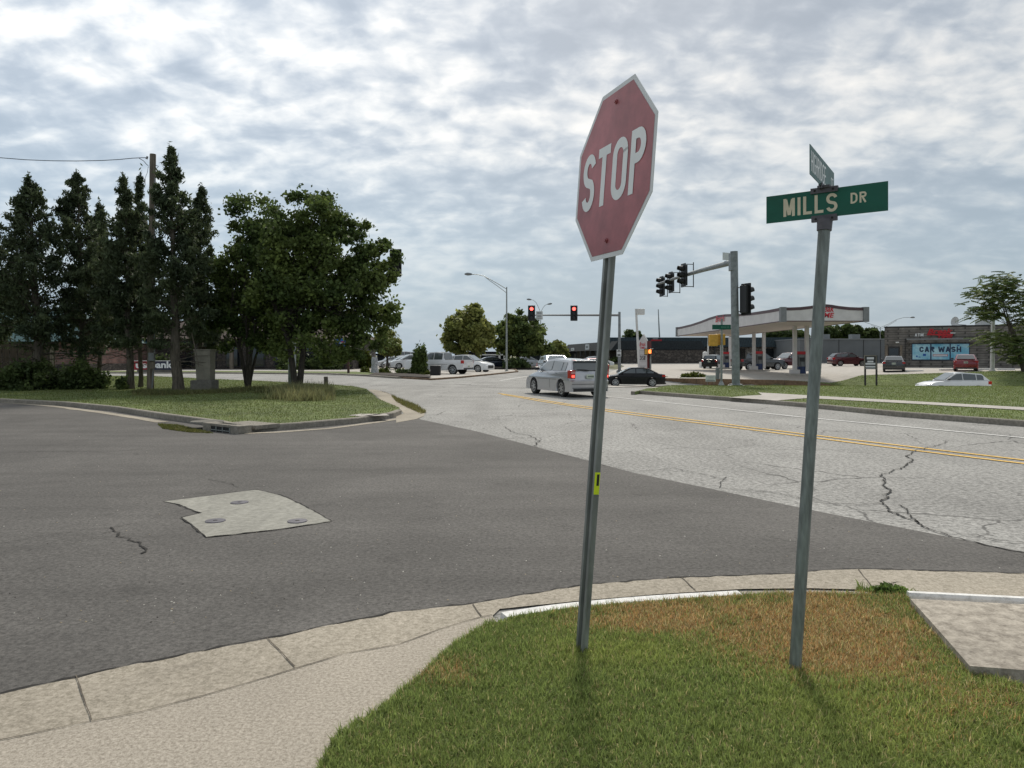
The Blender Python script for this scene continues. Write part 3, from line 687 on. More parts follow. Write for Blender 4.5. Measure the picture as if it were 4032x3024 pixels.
def near_col(x, y, rng):
    n = len(x)
    green = np.array([0.25, 0.315, 0.095]); lime = np.array([0.38, 0.43, 0.12]); brown = np.array([0.50, 0.31, 0.135]); straw = np.array([0.58, 0.48, 0.25])
    px = CX + x / y * F; py = HZ + (EYE - 0.05) * F / y
    nz = vnoise(x, y, 3.0, 1) * .6 + vnoise(x, y, 9.0, 2) * .4
    # dead grass: a patch in the far part around and right of the poles, and a small one near the pavement
    d1 = np.exp(-(((px - 3180) / 430) ** 2 + ((py - 2450) / 130) ** 2)) * 1.35
    d2 = np.exp(-(((px - 3480) / 320) ** 2 + ((py - 2560) / 120) ** 2)) * 0.8
    d3 = np.exp(-(((px - 1790) / 140) ** 2 + ((py - 2640) / 55) ** 2)) * 0.75
    d4 = np.exp(-(((px - 2620) / 330) ** 2 + ((py - 2425) / 60) ** 2)) * 1.1
    d5 = np.exp(-(((px - 3800) / 330) ** 2 + ((py - 2800) / 160) ** 2)) * 0.45
    dead = np.clip((d1 + d2 + d3 + d4 + d5) * (0.02 + 1.75 * nz) - 0.06, 0, 0.85)
    lim = np.clip(np.exp(-(((px - 2500) / 320) ** 2 + ((py - 2560) / 70) ** 2)) + np.exp(-(((px - 3600) / 500) ** 2 + ((py - 2800) / 250) ** 2)) * 0.8 + (nz - .5) * .6, 0, 1)
    r = rng.random(n)
    c = green[None] * (1 - lim[:, None] * 0.8) + lime[None] * lim[:, None] * 0.8
    isd = r < dead
    bm = (rng.random(n) < 0.35)[:, None]
    c = np.where(isd[:, None], np.where(bm, straw, brown), c)
    st = rng.random(n) < 0.06
    c = np.where(st[:, None], straw, c)
    return c * rng.uniform(0.5, 1.45, n)[:, None]
near_poly = [p for p in lawn_poly]
near_clip = [(x, y) for x, y in near_poly]
def near_dens(x, y):
    px = CX + x / np.maximum(y, .3) * F; py = HZ + 1.55 * F / np.maximum(y, .3)
    return np.where((px > 1050) & (px < 4150) & (py < 3120), 1.0, 0.015)
rngb = np.random.default_rng(8)
blades('grass', near_clip, 250000, 0.014, 0.044, 0.0044, 0.03, near_col, 3, near_dens, lean=0.95)
tuft = [(x, y) for x, y in zip(rngb.uniform(-1.2, 4.5, 500), rngb.uniform(2.3, 5.2, 500))]
TX = np.array(tuft)
def tuft_dens(x, y):
    d = np.full(len(x), 9.0)
    for q in TX: d = np.minimum(d, (x - q[0])**2 + (y - q[1])**2)
    return np.where(d < 0.035**2, 1.0, 0.03) * near_dens(x, y)
blades('grass', near_clip, 20000, 0.025, 0.060, 0.0046, 0.03, near_col, 13, tuft_dens, lean=0.7)
edge_pts = [G(p[0], p[1], 0.03) for p in [(1953, 2452), (1807, 2538), (1661, 2680), (1507, 2803), (1354, 2895), (1285, 3024), (1180, 3500)]]
edge_l = [tuple(p) for p in inset(edge_pts, -0.045)]
blades('grass', edge_pts + [(p[0]-.035, p[1]+.02) for p in edge_pts[::-1]], 5000, 0.018, 0.06, 0.0046, 0.012, near_col, 14, lean=1.0)
top_pts = [G(p[0], p[1], 0.05) for p in [(2010, 2425), (2300, 2385), (2600, 2362), (2925, 2338), (3180, 2332), (3420, 2336), (3574, 2352), (3697, 2490), (3819, 2640), (4032, 2695)]]
blades('grass', top_pts + [(p[0], p[1]-.06) for p in top_pts[::-1]], 2600, 0.02, 0.06, 0.0046, 0.025, near_col, 15, lean=0.7)
def far_col(base, seed):
    def f(x, y, rng):
        nz = vnoise(x, y, 0.5, seed) * .6 + vnoise(x, y, 1.7, seed + 1) * .4
        g = np.array(base[0]); l = np.array(base[1])
        c = g[None] * (1 - nz[:, None]) + l[None] * nz[:, None]
        st = rng.random(len(x)) < 0.06
        c = np.where(st[:, None], np.array([0.24, 0.20, 0.09]), c)
        return c * rng.uniform(0.7, 1.3, len(x))[:, None]
    return f
isl_in = [tuple(p) for p in inset(front_w, 0.2)] + [G(p[0], p[1], IZ) for p in isl_back]
blades('grass', isl_in, 150000, 0.025, 0.055, 0.014, IZ - 0.012, far_col(((0.10, 0.135, 0.036), (0.165, 0.195, 0.055)), 11), 4, lambda x, y: np.where(x > -30, 1.0, 0.1))
r_in = [rf_w[0]] + [tuple(p) for p in inset(rf_w, 0.2)[1:]] + [(32, 14)] + [p for p in rback[::-1] if p[0] < 36] + [(8.8, 43), (8.2, 37.6), (7.2, 35)]
pth_w = [G(p[0], p[1], IZ) for p in pth]
blades('grass', r_in, 150000, 0.025, 0.055, 0.015, IZ - 0.012, far_col(((0.12, 0.165, 0.038), (0.175, 0.215, 0.055)), 21), 5, lambda x, y: np.where(inpoly(pth_w, x, y), 0.0, np.where(y < 37, 1.0, 0.25)))
blades('grass', bl, 40000, 0.03, 0.07, 0.03, 0.058, far_col(((0.12, 0.165, 0.038), (0.175, 0.215, 0.055)), 25), 6, lambda x, y: np.where(x < 46, 1.0, 0.1))
# weeds in the broken kerb edge and along the gutter
blades('weeds', [G(*p) for p in [(1540, 1560), (1590, 1580), (1640, 1600), (1680, 1626), (1660, 1632), (1600, 1606), (1560, 1584)]], 2500, 0.05, 0.14, 0.012, 0.0, far_col(((0.10, 0.11, 0.03), (0.22, 0.20, 0.07)), 31), 7)
blades('weeds', [G(*p) for p in [(620, 1672), (700, 1676), (800, 1700), (840, 1708), (740, 1704), (640, 1690)]], 3500, 0.02, 0.05, 0.014, 0.008, far_col(((0.08, 0.10, 0.02), (0.16, 0.16, 0.05)), 33), 8)
def gdens(cs):
    W = [(*G(px, py, 0.13), r) for px, py, r in cs]
    return lambda x, y: np.clip(sum(np.exp(-((x - a)**2 + (y - b)**2) / (r * r)) for a, b, r in W), 0, 1)
wp_ = [G(*p, 0.13) for p in [(1000, 1580), (1000, 1512), (1300, 1512), (1340, 1600), (1200, 1620)]]
blades('weeds', wp_, 5200, 0.10, 0.50, 0.020, IZ - 0.02, far_col(((0.10, 0.125, 0.045), (0.30, 0.29, 0.14)), 35), 9, gdens([(1130, 1545, .5), (1190, 1550, .6), (1250, 1545, .6), (1280, 1560, .35), (1215, 1575, .5), (1110, 1570, .4)]), lean=0.5)
wp_ = [G(*p, 0.13) for p in [(520, 1580), (520, 1515), (1120, 1512), (1120, 1565), (900, 1580)]]
blades('weeds', wp_, 6000, 0.05, 0.22, 0.018, IZ - 0.02, far_col(((0.08, 0.10, 0.035), (0.20, 0.19, 0.08)), 37), 10, gdens([(560, 1545, .6), (640, 1552, .7), (720, 1550, .6), (860, 1545, .7), (930, 1538, .6), (1010, 1530, .6), (1060, 1545, .5)]), lean=0.6)
blades('weeds', [G(*p, 0.03) for p in [(3380, 2300), (3400, 2320), (3620, 2345), (3600, 2362), (3560, 2358), (3370, 2336)]], 700, 0.015, 0.07, 0.008, 0.02, far_col(((0.12, 0.19, 0.05), (0.26, 0.33, 0.09)), 38), 18, lean=0.9)
# small stones and dry bits lying on the street
def litter():
    rng = np.random.default_rng(44); n = 700
    px = rng.uniform(-200, 4100, n); py = 1680 + 780 * rng.random(n) ** 0.8
    V = []; Fc = []; C = []
    poly = side
    for a, b in zip(px, py):
        x, y = G(a, b)
        if not inpoly(poly, np.array([x]), np.array([y]))[0]: continue
        r = 0.0035 * rng.uniform(.6, 2.2); k = len(V); an = rng.uniform(0, 3.1); el = rng.uniform(.6, 1.6)
        for t in range(4): V.append((x + math.cos(an + t*1.57) * r * (el if t % 2 else 1), y + math.sin(an + t*1.57) * r * (el if t % 2 else 1), 0.0065))
        V.append((x, y, 0.0065 + r * .8)); Fc += [(k+t, k+(t+1) % 4, k+4) for t in range(4)]
        c = [(0.6, 0.58, 0.52), (0.4, 0.33, 0.22), (0.05, 0.045, 0.04)][rng.integers(0, 3)]; C += [c]*5
    o = raw_mesh('gravel', np.array(V), [(3, np.array(Fc))], M['leaf'], colors=np.array(C)); o['kind'] = 'stuff'
litter()

# ------------------------------------------------------------------ foliage
def leaf_cards(C, size, rng, aspect=1.6, droop=0.0, quad=True):
    n = len(C)
    d = rng.normal(size=(n, 3)); d[:, 2] -= droop; d /= np.linalg.norm(d, axis=1)[:, None] + 1e-9
    q = rng.normal(size=(n, 3)); q -= (q * d).sum(1)[:, None] * d; q /= np.linalg.norm(q, axis=1)[:, None] + 1e-9
    s = size * rng.uniform(0.6, 1.35, n); a = (d * (s * aspect * 0.5)[:, None]); b = q * (s * 0.5)[:, None]
    V = np.stack([C - a, C + b * 0.9, C + a, C - b * 0.9], 1).reshape(-1, 3)
    Fq = (np.arange(n)[:, None] * 4 + np.array([[0, 1, 2, 3]]))
    return V, Fq
def crown_mesh(name, C, size, cols, rng, parent, aspect=1.6, droop=0.0, clump=1.5):
    V, Fq = leaf_cards(C, size, rng, aspect, droop)
    nz = vnoise(C[:, 0] * 1.0 + C[:, 2] * .37, C[:, 1] + C[:, 2] * .9, clump, 77)
    c = np.array(cols[0])[None] * (1 - nz[:, None]) + np.array(cols[1])[None] * nz[:, None]
    c = c * rng.uniform(0.55, 1.4, len(C))[:, None]
    base = np.array(root_matrix(parent).translation)
    return raw_mesh(name, V - base[None], [(4, Fq)], M['leaf'], parent, colors=np.repeat(c, 4, 0))
def juniper(px, top, base, Y, hw, cb, label, seed, n=15000, trunk_px=None, tr=0.16):
    rng = np.random.default_rng(seed); rd = random.Random(seed)
    zb = EYE - (base - HZ) * Y / F; zt = EYE - (top - HZ) * Y / F; z0 = EYE - (cb - HZ) * Y / F
    X = (px - CX) * Y / F; Xb = ((trunk_px or px) - CX) * Y / F; R = 1.80 * hw * Y / F
    e = empty('juniper_tree', (Xb, Y, zb), 0, label, 'tree', 'junipers standing on the grass island')
    H = zt - zb
    def axis(z):
        t = (z - zb) / H; return Vector((Xb + (X - Xb) * t + 0.05 * math.sin(z * 2 + seed), Y + 0.04 * math.cos(z * 1.7), z))
    tp = [axis(zb + H * t) for t in (0, .05, .15, .3, .45, .6, .75, .9, .99)]
    tp[0].z -= 0.1
    mb = MB().tube(tp, [tr*1.5, tr*1.15, tr, tr*.85, tr*.7, tr*.5, tr*.32, tr*.15, 0.012], 9)
    nb = 120; cent = []
    for i in range(nb):
        t = (i + rd.random()) / nb
        z = z0 + (zt - z0) * t ** 0.92
        prof = (1 - t) ** 0.76 * (0.72 + 0.28 * min(1, t / 0.22)) * rd.uniform(0.45, 1.15)
        L = max(0.14, R * prof)
        az = rd.uniform(0, 2 * math.pi); el = math.radians(rd.uniform(5, 35) + 32 * t)
        o = axis(z); d = Vector((math.cos(az) * math.cos(el), math.sin(az) * math.cos(el), math.sin(el)))
        tip = o + d * L + Vector((0, 0, -0.10 * L))
        mid = o + d * (L * .5) + Vector((0, 0, -0.06 * L))
        if L > .3: mb.tube([o, mid, tip], [0.035 * (1 - t) + .012, 0.02 * (1 - t) + .008, 0.005], 5)
        k = int(1.3 * n / nb * (L / (R * .6)) * 0.9) + 26
        u = rng.random(k) ** 0.62 * 0.85 + 0.22
        sp = 0.07 + 0.15 * L * np.clip(1.15 - u, 0.08, 1)
        base_pts = np.array(o)[None] * (1 - u[:, None]) + np.array(tip)[None] * u[:, None]
        base_pts = base_pts + rng.normal(size=(k, 3)) * (sp[:, None] * np.array([0.8, 0.8, 0.62]))
        cent.append(base_pts)
        if L > .45 and rd.random() < .5:
            hh = rd.uniform(.35, .95) * (1 - t * .5); kk = 60
            v_ = rng.random(kk); q_ = rng.normal(size=(kk, 3)) * ((1.05 - v_) * .13)[:, None]
            q_[:, 2] = v_ * hh
            cent.append(q_ + np.array(o.lerp(tip, rd.uniform(.6, 1)))[None])
    # bare dead limbs low down
    for i in range(9):
        z = zb + (z0 - zb) * rd.uniform(0.5, 1.15); az = rd.uniform(0, 2 * math.pi); o = axis(z); L = R * rd.uniform(.4, .8)
        d = Vector((math.cos(az), math.sin(az), rd.uniform(-.25, .35)))
        mb.tube([o, o + d * L * .5 + Vector((0, 0, .08)), o + d * L], [0.03, 0.018, 0.005], 5)
    tipc = np.array(axis(zt))[None] + rng.normal(size=(60, 3)) * np.array([0.035, 0.035, 0.22]) - np.array([0, 0, 0.1]); cent.append(tipc)
    mb.build('trunk', M['bark'], e, world=True, smooth=True)
    C = np.concatenate(cent)
    crown_mesh('crown', C, 0.075, ((0.045, 0.066, 0.035), (0.115, 0.145, 0.070)), rng, e, aspect=3.0, droop=-0.9, clump=1.4)
    return e
juniper(-70, 900, 1540, 33.5, 150, 1390, 'dark juniper cut by the left edge of the photo', 1, 12000)
juniper(112, 712, 1533, 33, 150, 1400, 'pointed juniper over a green bush, leftmost with its whole tip in view', 2, trunk_px=165, tr=.2)
juniper(305, 692, 1515, 34.5, 145, 1395, 'pointed juniper whose trunk rises from the round bush before the brick wall', 3, trunk_px=332)
juniper(392, 816, 1512, 36.5, 85, 1390, 'small low juniper tip between two taller junipers', 4, 9000, tr=.1)
juniper(490, 708, 1534, 32.5, 92, 1390, 'narrow juniper just left of the wooden utility pole', 5, 11000, trunk_px=514, tr=.15)
juniper(552, 706, 1530, 34.5, 62, 1360, 'slim juniper tip touching the left side of the utility pole', 6, 7000, tr=.09)
juniper(668, 594, 1548, 31.5, 122, 1365, 'tallest juniper just right of the wooden utility pole', 7, 17000, trunk_px=698, tr=.2)
juniper(788, 747, 1528, 34.5, 92, 1390, 'juniper between the tallest juniper and the leafy trees', 8, 10000, tr=.11)

def leafy_tree(name, base_px, base_py, Y, ells, label, cat, group, seed, n, size, cols, stems, dz=0.45, tr=0.14, bark='bark_dark', clumps=110, fork=0.25, aspect=1.3, spread=0.075, z_base=None):
    spread *= 0.80; n = int(n * .98)
    rng = np.random.default_rng(seed); rd = random.Random(seed)
    B = P(base_px, base_py, Y)
    if z_base is not None: B.z = z_base
    e = empty(name, B, 0, label, cat, group)
    area = np.array([q[2] * q[3] for q in ells], float); area /= area.sum()
    mb = MB(); cent = []
    stem_tops = []
    for s in range(stems):
        a = 2 * math.pi * s / max(1, stems) + rd.random(); 
        top_e = ells[rd.randrange(len(ells))]
        H = (base_py - min(q[1] for q in ells)) * Y / F
        dx = math.cos(a) * H * .05 * (stems > 1); dy = math.sin(a) * H * .05 * (stems > 1)
        f = B + Vector((dx, dy, H * fork)); g = B + Vector((dx * 3, dy * 3, H * (fork + .25)))
        mb.tube([B + Vector((dx * .2, dy * .2, -0.1)), B + Vector((dx * .5, dy * .5, H * fork * .4)), f, g], [tr * (1.35 if stems == 1 else 1), tr * .95, tr * .75, tr * .4], 8)
        stem_tops.append((f, g))
    for k in range(clumps):
        q = ells[rng.choice(len(ells), p=area)]
        while True:
            u = rng.uniform(-1, 1, 3)
            rr = (u ** 2).sum()
            if 0.12 < rr <= 1: break
        if rd.random() < .62: u = u / math.sqrt(rr) * rd.uniform(.78, 1.0)
        c = P(q[0] + u[0] * q[2], q[1] + u[2] * q[3], Y); c.y = Y + u[1] * (q[2] + q[3]) * .5 * Y / F * dz * 2
        f, g = stem_tops[rd.randrange(len(stem_tops))]
        st = f.lerp(g, rd.random()); mid = st.lerp(c, .5) + Vector((rd.uniform(-.2, .2), rd.uniform(-.2, .2), 0.12 * (c - st).length))
        if k % 2 == 0: mb.tube([st, mid, c], [tr * .28, tr * .16, 0.008], 5)
        r = spread * (q[2] + q[3]) * Y / F * rd.uniform(.6, 1.5) * 2.2
        m_ = int(n / clumps)
        pts = rng.normal(size=(m_, 3)) * r * np.array([0.55, 0.55, 0.42]) + np.array(c)[None]
        cent.append(pts)
    mb.build('trunk', M[bark], e, world=True, smooth=True)
    crown_mesh('crown', np.concatenate(cent), size, cols, rng, e, aspect=aspect, clump=1.2)
    return e
GRN = ((0.05, 0.085, 0.026), (0.18, 0.23, 0.065))
leafy_tree('redbud_tree', 975, 1514, 34, [(1000, 880, 105, 105), (1040, 1010, 140, 130), (940, 1080, 90, 130), (1000, 1230, 150, 130), (900, 1280, 90, 110), (880, 1150, 60, 120), (1060, 1300, 110, 90)], 'bushy leafy tree with many thin stems beside the grey cabinet', 'tree', 'leafy trees on the grass island', 21, 26000, 0.13, GRN, 6, tr=0.075, clumps=150, fork=.18)
leafy_tree('redbud_tree', 1172, 1533, 32.5, [(1205, 850, 140, 110), (1150, 960, 150, 130), (1310, 1000, 130, 130), (1385, 960, 80, 110), (1450, 1090, 100, 110), (1300, 1170, 190, 150), (1130, 1170, 150, 160), (1480, 1190, 85, 100), (1440, 1300, 120, 80), (1250, 1330, 190, 90), (1380, 1385, 90, 35), (1310, 1415, 40, 22), (1530, 1265, 50, 50), (1515, 1000, 50, 70), (1500, 1080, 60, 60)], 'wide leafy tree with forked trunk, largest on the grass island', 'tree', 'leafy trees on the grass island', 22, 46000, 0.135, GRN, 2, tr=0.15, clumps=270, fork=.28)

def bush(name, px, py, Y, w, h, label, cat, group, seed, n, size, cols, dz=1.0, z0=None, aspect=1.5, up=0.0):
    rng = np.random.default_rng(seed); B = P(px, py, Y)
    if z0 is not None: B.z = z0
    e = empty(name, B, 0, label, cat, group)
    W = w * Y / F; H = h * Y / F
    nc = 40; ctr = rng.normal(size=(nc, 3)); ctr /= np.linalg.norm(ctr, axis=1)[:, None]; ctr *= rng.uniform(.45, .95, nc)[:, None]
    ctr[:, 2] = np.abs(ctr[:, 2])
    k = rng.integers(0, nc, n)
    u = ctr[k] + rng.normal(size=(n, 3)) * 0.15
    C = np.stack([B.x + u[:, 0] * W / 2, B.y + u[:, 1] * W / 2 * dz, B.z + np.clip(u[:, 2], -.02, 1.3) * H * .9], 1)
    mb = MB(); rd = random.Random(seed)
    for i in range(7):
        c = ctr[i]; mb.tube([B, B + Vector((c[0]*W*.25, c[1]*W*.25, c[2]*H*.5+.05)), B + Vector((c[0]*W*.45, c[1]*W*.45*dz, c[2]*H*.85+.05))], [min(.03, H*.04), min(.02, H*.03), min(.006, H*.01)], 5)
    mb.build('stem', M['bark_dark'], e, world=True)
    crown_mesh('foliage', C, size, cols, rng, e, aspect=aspect, droop=-up, clump=2.0)
    return e
BG = ((0.040, 0.065, 0.024), (0.12, 0.16, 0.05))
bush('bush', 120, 1540, 32, 240, 130, 'large dark green bush beneath the left junipers', 'bush', 'bushes on the grass island', 31, 9000, 0.11, BG)
bush('bush', 325, 1530, 32.5, 170, 120, 'round dark green bush at the foot of a juniper before the brick wall', 'bush', 'bushes on the grass island', 32, 7000, 0.11, BG)
bush('bush', 480, 1530, 32, 50, 50, 'tiny leafy shoots beside the juniper trunk near the bank sign', 'bush', 'bushes on the grass island', 33, 700, 0.10, BG)
YG = ((0.045, 0.065, 0.012), (0.13, 0.15, 0.03))
bush('hedge', 1425, 1443, 88, 110, 62, 'yellow green clipped hedge behind the driveway', 'hedge', None, 34, 6000, 0.28, YG, 0.6)
bush('bush', 1437, 1474, 66, 42, 28, 'small fluffy shrub left of the grey stone pillar', 'bush', 'shrubs in the planting bed', 35, 1800, 0.14, YG)
bush('bush', 1512, 1476, 66, 58, 28, 'low green shrub right of the grey stone pillar', 'bush', 'shrubs in the planting bed', 36, 2200, 0.14, YG)
bush('bush', 1590, 1490, 61, 90, 36, 'spreading low juniper shrub in front of the white parked cars', 'bush', 'shrubs in the planting bed', 37, 3500, 0.14, BG)
bush('bush', 1672, 1492, 60, 70, 30, 'low shrub at the foot of the tall columnar shrub', 'bush', 'shrubs in the planting bed', 38, 2600, 0.14, YG)
bush('columnar_shrub', 1655, 1492, 61, 62, 140, 'tall upright arborvitae beside the pickup truck', 'shrub', None, 39, 9000, 0.17, ((0.04, 0.065, 0.02), (0.10, 0.14, 0.035)), up=1.5)
bush('bush', 2035, 1452, 86, 105, 40, 'wide dark spreading shrub by the street lamp foot', 'bush', None, 40, 5000, 0.2, BG)
bush('bush', 2735, 1493, 60.5, 110, 26, 'low green ground shrub above the brown retaining wall', 'bush', None, 41, 4000, 0.13, YG, 0.7)
bush('bush', 640, 1452, 80, 90, 60, 'dark round shrub behind the bank sign, right of the pole', 'bush', 'shrubs beside the bank', 42, 3000, 0.22, BG)
bush('bush', 470, 1452, 80, 80, 62, 'dark round shrub left of the bank sign', 'bush', 'shrubs beside the bank', 43, 3000, 0.22, BG)
bush('bush', 1150, 1452, 80, 110, 62, 'grey green shrub behind the forked tree trunk', 'bush', 'shrubs beside the bank', 44, 3000, 0.22, BG)
bush('bush', 1270, 1450, 82, 140, 60, 'dark shrub below the blue sign', 'bush', 'shrubs beside the bank', 45, 4000, 0.22, BG)
bush('bush', 2640, 1424, 128, 40, 10, 'thin green hedge along the foot of the stone wall', 'hedge', None, 46, 600, 0.25, BG)
bush('bush', 2430, 1424, 120, 60, 18, 'low hedge beneath the charcoal roofed shops', 'hedge', None, 47, 1200, 0.25, BG)
# weed leaves by the slab
bush('weed', 3495, 2345, 4.85, 150, 34, 'broadleaf weed clump growing at the corner of the pavement slab', 'weed', None, 48, 520, 0.028, ((0.10, 0.17, 0.04), (0.24, 0.32, 0.08)), 0.5, z0=0.04, aspect=1.2)

MID = ((0.12, 0.15, 0.04), (0.32, 0.33, 0.10))
leafy_tree('maple_tree', 1872, 1450, 84, [(1850, 1240, 50, 45), (1840, 1290, 80, 50), (1835, 1345, 85, 40), (1885, 1320, 60, 60), (1800, 1370, 50, 22)], 'round yellow green tree left of the curved street lamp', 'tree', 'trees along the far road', 51, 16000, 0.34, MID, 1, tr=.28, clumps=120, dz=.7, spread=.078)
leafy_tree('maple_tree', 2040, 1450, 90, [(2030, 1260, 50, 45), (2020, 1320, 75, 50), (2080, 1310, 60, 60), (2120, 1350, 50, 40), (1990, 1350, 45, 40), (2060, 1370, 100, 25)], 'darker green tree right of the curved street lamp', 'tree', 'trees along the far road', 52, 18000, 0.34, ((0.07, 0.11, 0.036), (0.21, 0.25, 0.075)), 1, tr=.28, clumps=120, dz=.7, spread=.078)
leafy_tree('maple_tree', 2200, 1430, 110, [(2190, 1370, 34, 25), (2185, 1392, 45, 20), (2220, 1395, 25, 20)], 'small round tree behind the silver hatchback', 'tree', 'trees along the far road', 53, 6000, 0.4, MID, 1, tr=.2, clumps=50, dz=.7)
leafy_tree('maple_tree', 1525, 1447, 82, [(1530, 1340, 42, 38), (1545, 1365, 32, 30), (1510, 1380, 36, 22), (1555, 1385, 22, 14)], 'small loose tree behind the grey stone pillar', 'tree', 'trees along the far road', 54, 7000, 0.3, MID, 1, tr=.16, clumps=60, dz=.7)
leafy_tree('maple_tree', 2488, 1430, 150, [(2490, 1320, 36, 16), (2475, 1330, 25, 12)], 'dark green treetop showing above the charcoal shop roof', 'tree', 'trees behind the shops', 55, 3000, 0.5, BG, 1, tr=.2, clumps=30, z_base=0.4)
for i, (px, w, h, lb) in enumerate(((3120, 60, 20, 'dark green treetop seen beneath the canopy'), (3270, 60, 34, 'broad dark treetop behind the grey wall, left of the rooftop unit'), (3340, 70, 40, 'tallest dark treetop rising behind the grey wall'), (3450, 50, 34, 'dark treetop behind the grey wall next to the store'), (3050, 40, 14, 'low dark treetop above the ribbed roof'))):
    leafy_tree('oak_tree', px, 1430, 165, [(px, 1330 - h * .6, w * .8, h * .6), (px + w * .3, 1335 - h * .2, w * .8, h * .5)], lb, 'tree', 'trees behind the shops', 60 + i, 4500, 0.8, BG, 1, tr=.3, clumps=40, z_base=0.4)

# ailanthus with long compound leaves at the right edge
def frond_tree():
    rng = np.random.default_rng(90); rd = random.Random(90); Y = 58
    B = P(4030, 1466, Y); B.z = Tz(B.x, B.y)
    e = empty('sumac_tree', B, 0, 'open tree with long feathery compound leaves at the right edge', 'tree')
    ells = [(3935, 1110, 75, 45), (3990, 1140, 70, 60), (3870, 1165, 60, 50), (3960, 1200, 110, 60), (4040, 1190, 70, 90), (3890, 1225, 70, 35), (3930, 1320, 80, 35), (3985, 1350, 80, 45), (4040, 1310, 70, 90), (4010, 1400, 50, 40), (4090, 1250, 60, 120)]
    mb = MB(); fork = P(3990, 1330, Y); top = P(3945, 1160, Y)
    mb.tube([B, P(4018, 1410, Y), fork, P(3958, 1250, Y), top], [.15, .12, .08, .05, .02], 8)
    V = []; Fc = []; cols = []
    for k in range(900):
        q = ells[rd.randrange(len(ells))]
        a = rd.uniform(0, 6.283); r = math.sqrt(rd.random())
        c = P(q[0] + math.cos(a) * r * q[2] * .8, q[1] + math.sin(a) * r * q[3] * .8, Y); c.y += rd.uniform(-1.3, 1.3)
        if k % 30 == 0:
            mb.tube([fork.lerp(top, rd.random()), c.lerp(fork, .4) + Vector((0, 0, .2)), c], [.03, .02, .008], 5)
        az = rd.uniform(0, 6.283); L = rd.uniform(.6, 1.05)
        d = Vector((math.cos(az), math.sin(az) * .8, rd.uniform(-.35, .3))).normalized(); s = d.cross(Vector((0, 0, 1))).normalized()
        tone = rd.uniform(.6, 1.35); yg = rd.random()
        for j in range(8):
            t = (j + 1) / 8; o = c + d * L * t + Vector((0, 0, -0.18 * L * t * t)); wl_ = 0.20 * (1.15 - t * .6)
            for sg in (-1, 1):
                dn = Vector((0, 0, -wl_ * .75)); tip = o + s * sg * wl_ * .8 + d * .06 + dn; m1 = o + s * sg * wl_ * .4 + d * .08 + dn * .4; m2 = o + s * sg * wl_ * .4 - d * .06 + dn * .4
                b = len(V); V += [tuple(o), tuple(m1), tuple(tip), tuple(m2)]; Fc.append((b, b+1, b+2, b+3))
                cols += [(np.array([0.08, 0.125, 0.04]) * (1-yg) + np.array([0.17, 0.21, 0.065]) * yg) * tone] * 4
    mb.build('trunk', M['bark'], e, world=True, smooth=True)
    raw_mesh('crown', np.array(V) - np.array(B)[None], [(4, np.array(Fc))], M['leaf'], e, colors=np.array(cols))
frond_tree()

